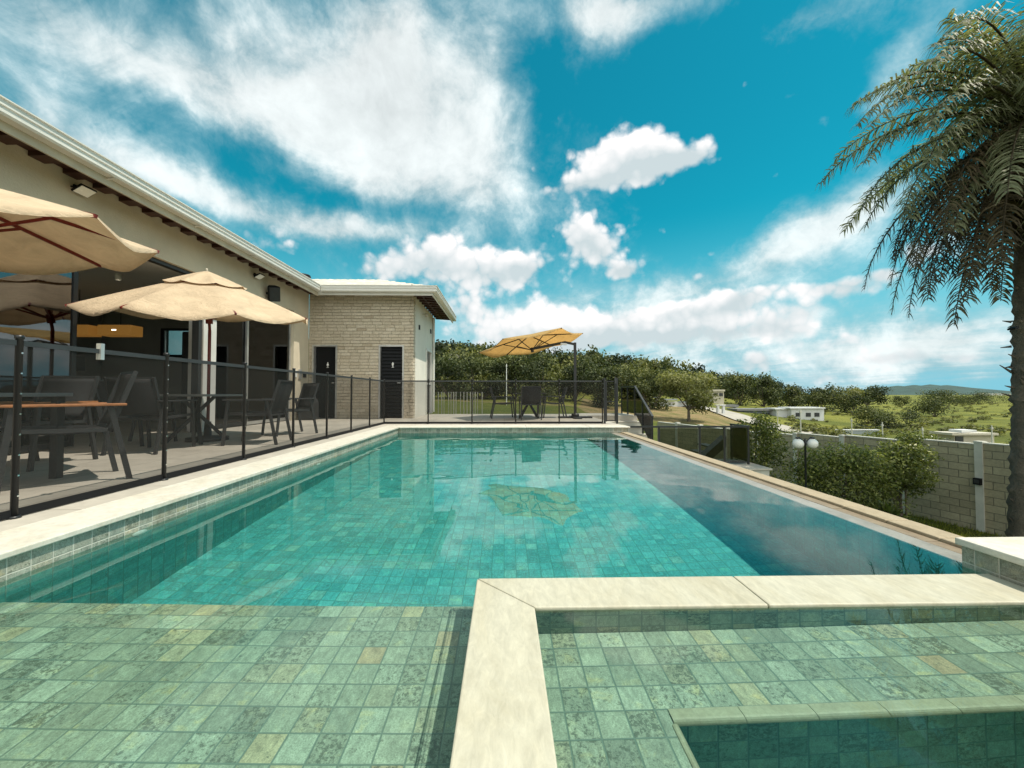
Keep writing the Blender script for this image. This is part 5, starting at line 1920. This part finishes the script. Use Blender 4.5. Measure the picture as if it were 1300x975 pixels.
hp(house_box(MB(), 904, 919, 497, 516, 90, 6), 'wall', M['far_beige'], root=t)
hp(house_box(MB(), 902.5, 920.5, 494.5, 496.8, 89.5, 7), 'roof', M['far_beige'], root=t)
for a in ((906, 911, 499, 503), (913, 917.5, 499, 503)):
    hp(rect(*a, 90, .1), 'window', M['far_dark'], root=t)
t = far('white gate pillar pair by the road beyond the lone tree', 'gate', 913, 62)
for px in (911, 918):
    hp(house_box(MB(), px, px + 2.4, 515, 527, 62, .4), 'pillar', M['far_white'], root=t)
hp(house_box(MB(), 909.5, 921.5, 513.8, 514.9, 61.9, .7), 'lintel', M['far_white'], root=t)
t = far('small white house with a brown roof among the trees on the hill', 'house', 574, 92)
hp(house_box(MB(), 569, 579, 454, 464, 84, 4), 'wall', M['far_white'], root=t)
hp(house_box(MB(), 567.5, 580.5, 449.5, 453.8, 83.6, 5), 'roof', M['far_beige'], root=t)
hp(rect(572, 575.5, 456, 460, 84, .1), 'window', M['far_dark'], root=t)
t = far('low white flat house half sunk behind the garden wall', 'house', 1240, 40)
hp(house_box(MB(), 1212, 1262, 553, 572, 40, 1.6), 'wall', M['far_beige'], root=t)
hp(house_box(MB(), 1209, 1268, 550, 552.8, 39.6, 2.2), 'roof', M['far_beige'], root=t)
hp(house_box(MB(), 1221, 1240, 546, 549.8, 40.3, 1.2), 'roof_tank_room', M['far_white'], root=t)
hp(rect(1212.5, 1222, 554, 562, 40, .08), 'opening', M['far_dark'], root=t)
t = far('long blue grey boundary wall below the white house', 'wall', 1080, 50)
hp(house_box(MB(), 1062, 1116, 546.5, 560, 50, .3), 'panel', M['far_grey'], root=t)
hp(house_box(MB(), 1061, 1117, 545.4, 546.4, 49.9, .5), 'capping', M['far_white'], root=t)
t = far('pale retaining wall along the foot of the wooded slope', 'wall', 845, 78)
b = MB()
for k in range(6):
    house_box(b, 816 + 11 * k, 827 + 11 * k - .1, 505.5 + 1.4 * k, 516 + 1.2 * k, 72 + .3 * k, .5)
hp(b, 'panel', M['far_white'], root=t)
b = MB()
for k in range(3):
    house_box(b, 820 + 22 * k, 838 + 22 * k, 503.6 + 2.9 * k, 505.3 + 2.9 * k, 71.6 + .5 * k, 1.2)
hp(b, 'capping', M['far_grey'], root=t)
# town at the horizon
rng = np.random.default_rng(9)
for k in range(16):
    px = 1238 + 2.9 * k + rng.uniform(-.6, .6)
    h_ = rng.uniform(1.6, 4.6)
    p = aty(px, 503.5, 1500)
    tag(MB().box(p.x, p.x + 6.5, 1500, 1510, -11, -8 + h_ * 3 - 3).box(p.x + 1, p.x + 4, 1499.5, 1510, -11, -8 + h_ * 2.2).build('town_block', M['far_white'] if k % 3 else M['far_beige']),
        'tiny pale town block on the horizon right of the blue ridge', 'building', 'town blocks on the horizon')

# posts and poles
def pole(label, px, pytop, Yd, r, mat, lamp=False, cat='pole', name='utility_pole'):
    p = aty(px, pytop, Yd)
    z0 = float(tz(p.x, Yd))
    t = thing(name, label, cat, (p.x, Yd, z0), 0, 'slim poles beyond the garden wall' if name == 'utility_pole' else None)
    MB().tube([(0, 0, -.3), (0, 0, p.z - z0)], [r * 1.2, r * .8], 8).build('shaft', mat, t)
    if lamp:
        MB().tube([(0, 0, p.z - z0 - .05), (.35, 0, p.z - z0 + .15), (.8, 0, p.z - z0 + .15)], r * .5, 6).build('lamp_arm', mat, t)
    else:
        MB().box(-.07, .07, -.05, .05, p.z - z0 - .30, p.z - z0 - .16).build('insulator_box', mat, t)
    return p


tops = []
for k, (px, py, Yd, lab) in enumerate(((987, 521, 44, 'slim grey pole before the dark carports'), (1016, 519, 30, 'slim pole right above the twin globe lamp'), (1120, 536, 30, 'slim pole above the wall beside the grey boundary wall'),
                                       (1081, 531, 36, 'slim pole left of the grey boundary wall'), (1171, 542, 30, 'slim pole on the field left of the sunken white house'), (1259, 540, 30, 'slim pole behind the sunken white house'))):
    tops.append(pole(lab, px, py, Yd, .045, M['post_conc']))
for a, b_ in ((3, 2), (2, 4), (4, 5)):
    A, B = tops[a] + Vector((0, 0, -.2)), tops[b_] + Vector((0, 0, -.2))
    P = [A.lerp(B, k / 10) + Vector((0, 0, -.35 * 4 * (k / 10) * (1 - k / 10))) for k in range(11)]
    tag(MB().tube(P, .014, 4, False).build('overhead_cable', M['black_metal']), ['cable sagging between the poles by the grey boundary wall', 'cable sagging over the lower edge of the field', 'cable sagging behind the sunken white house'][(a, b_)[0] - 2 if a != 3 else 0] if False else
        {3: 'cable sagging between the poles by the grey boundary wall', 2: 'cable sagging over the lower edge of the field', 4: 'cable sagging behind the sunken white house'}[a], 'cable')
pole('slim white pole on the lawn beyond the far fence', 643, 462, 44, .045, M['fence_white'], False, 'pole', 'utility_pole')
pole('dark slim pole on the wooded slope right of the annex', 583, 452, 60, .05, M['grey_metal'], False, 'pole', 'utility_pole')
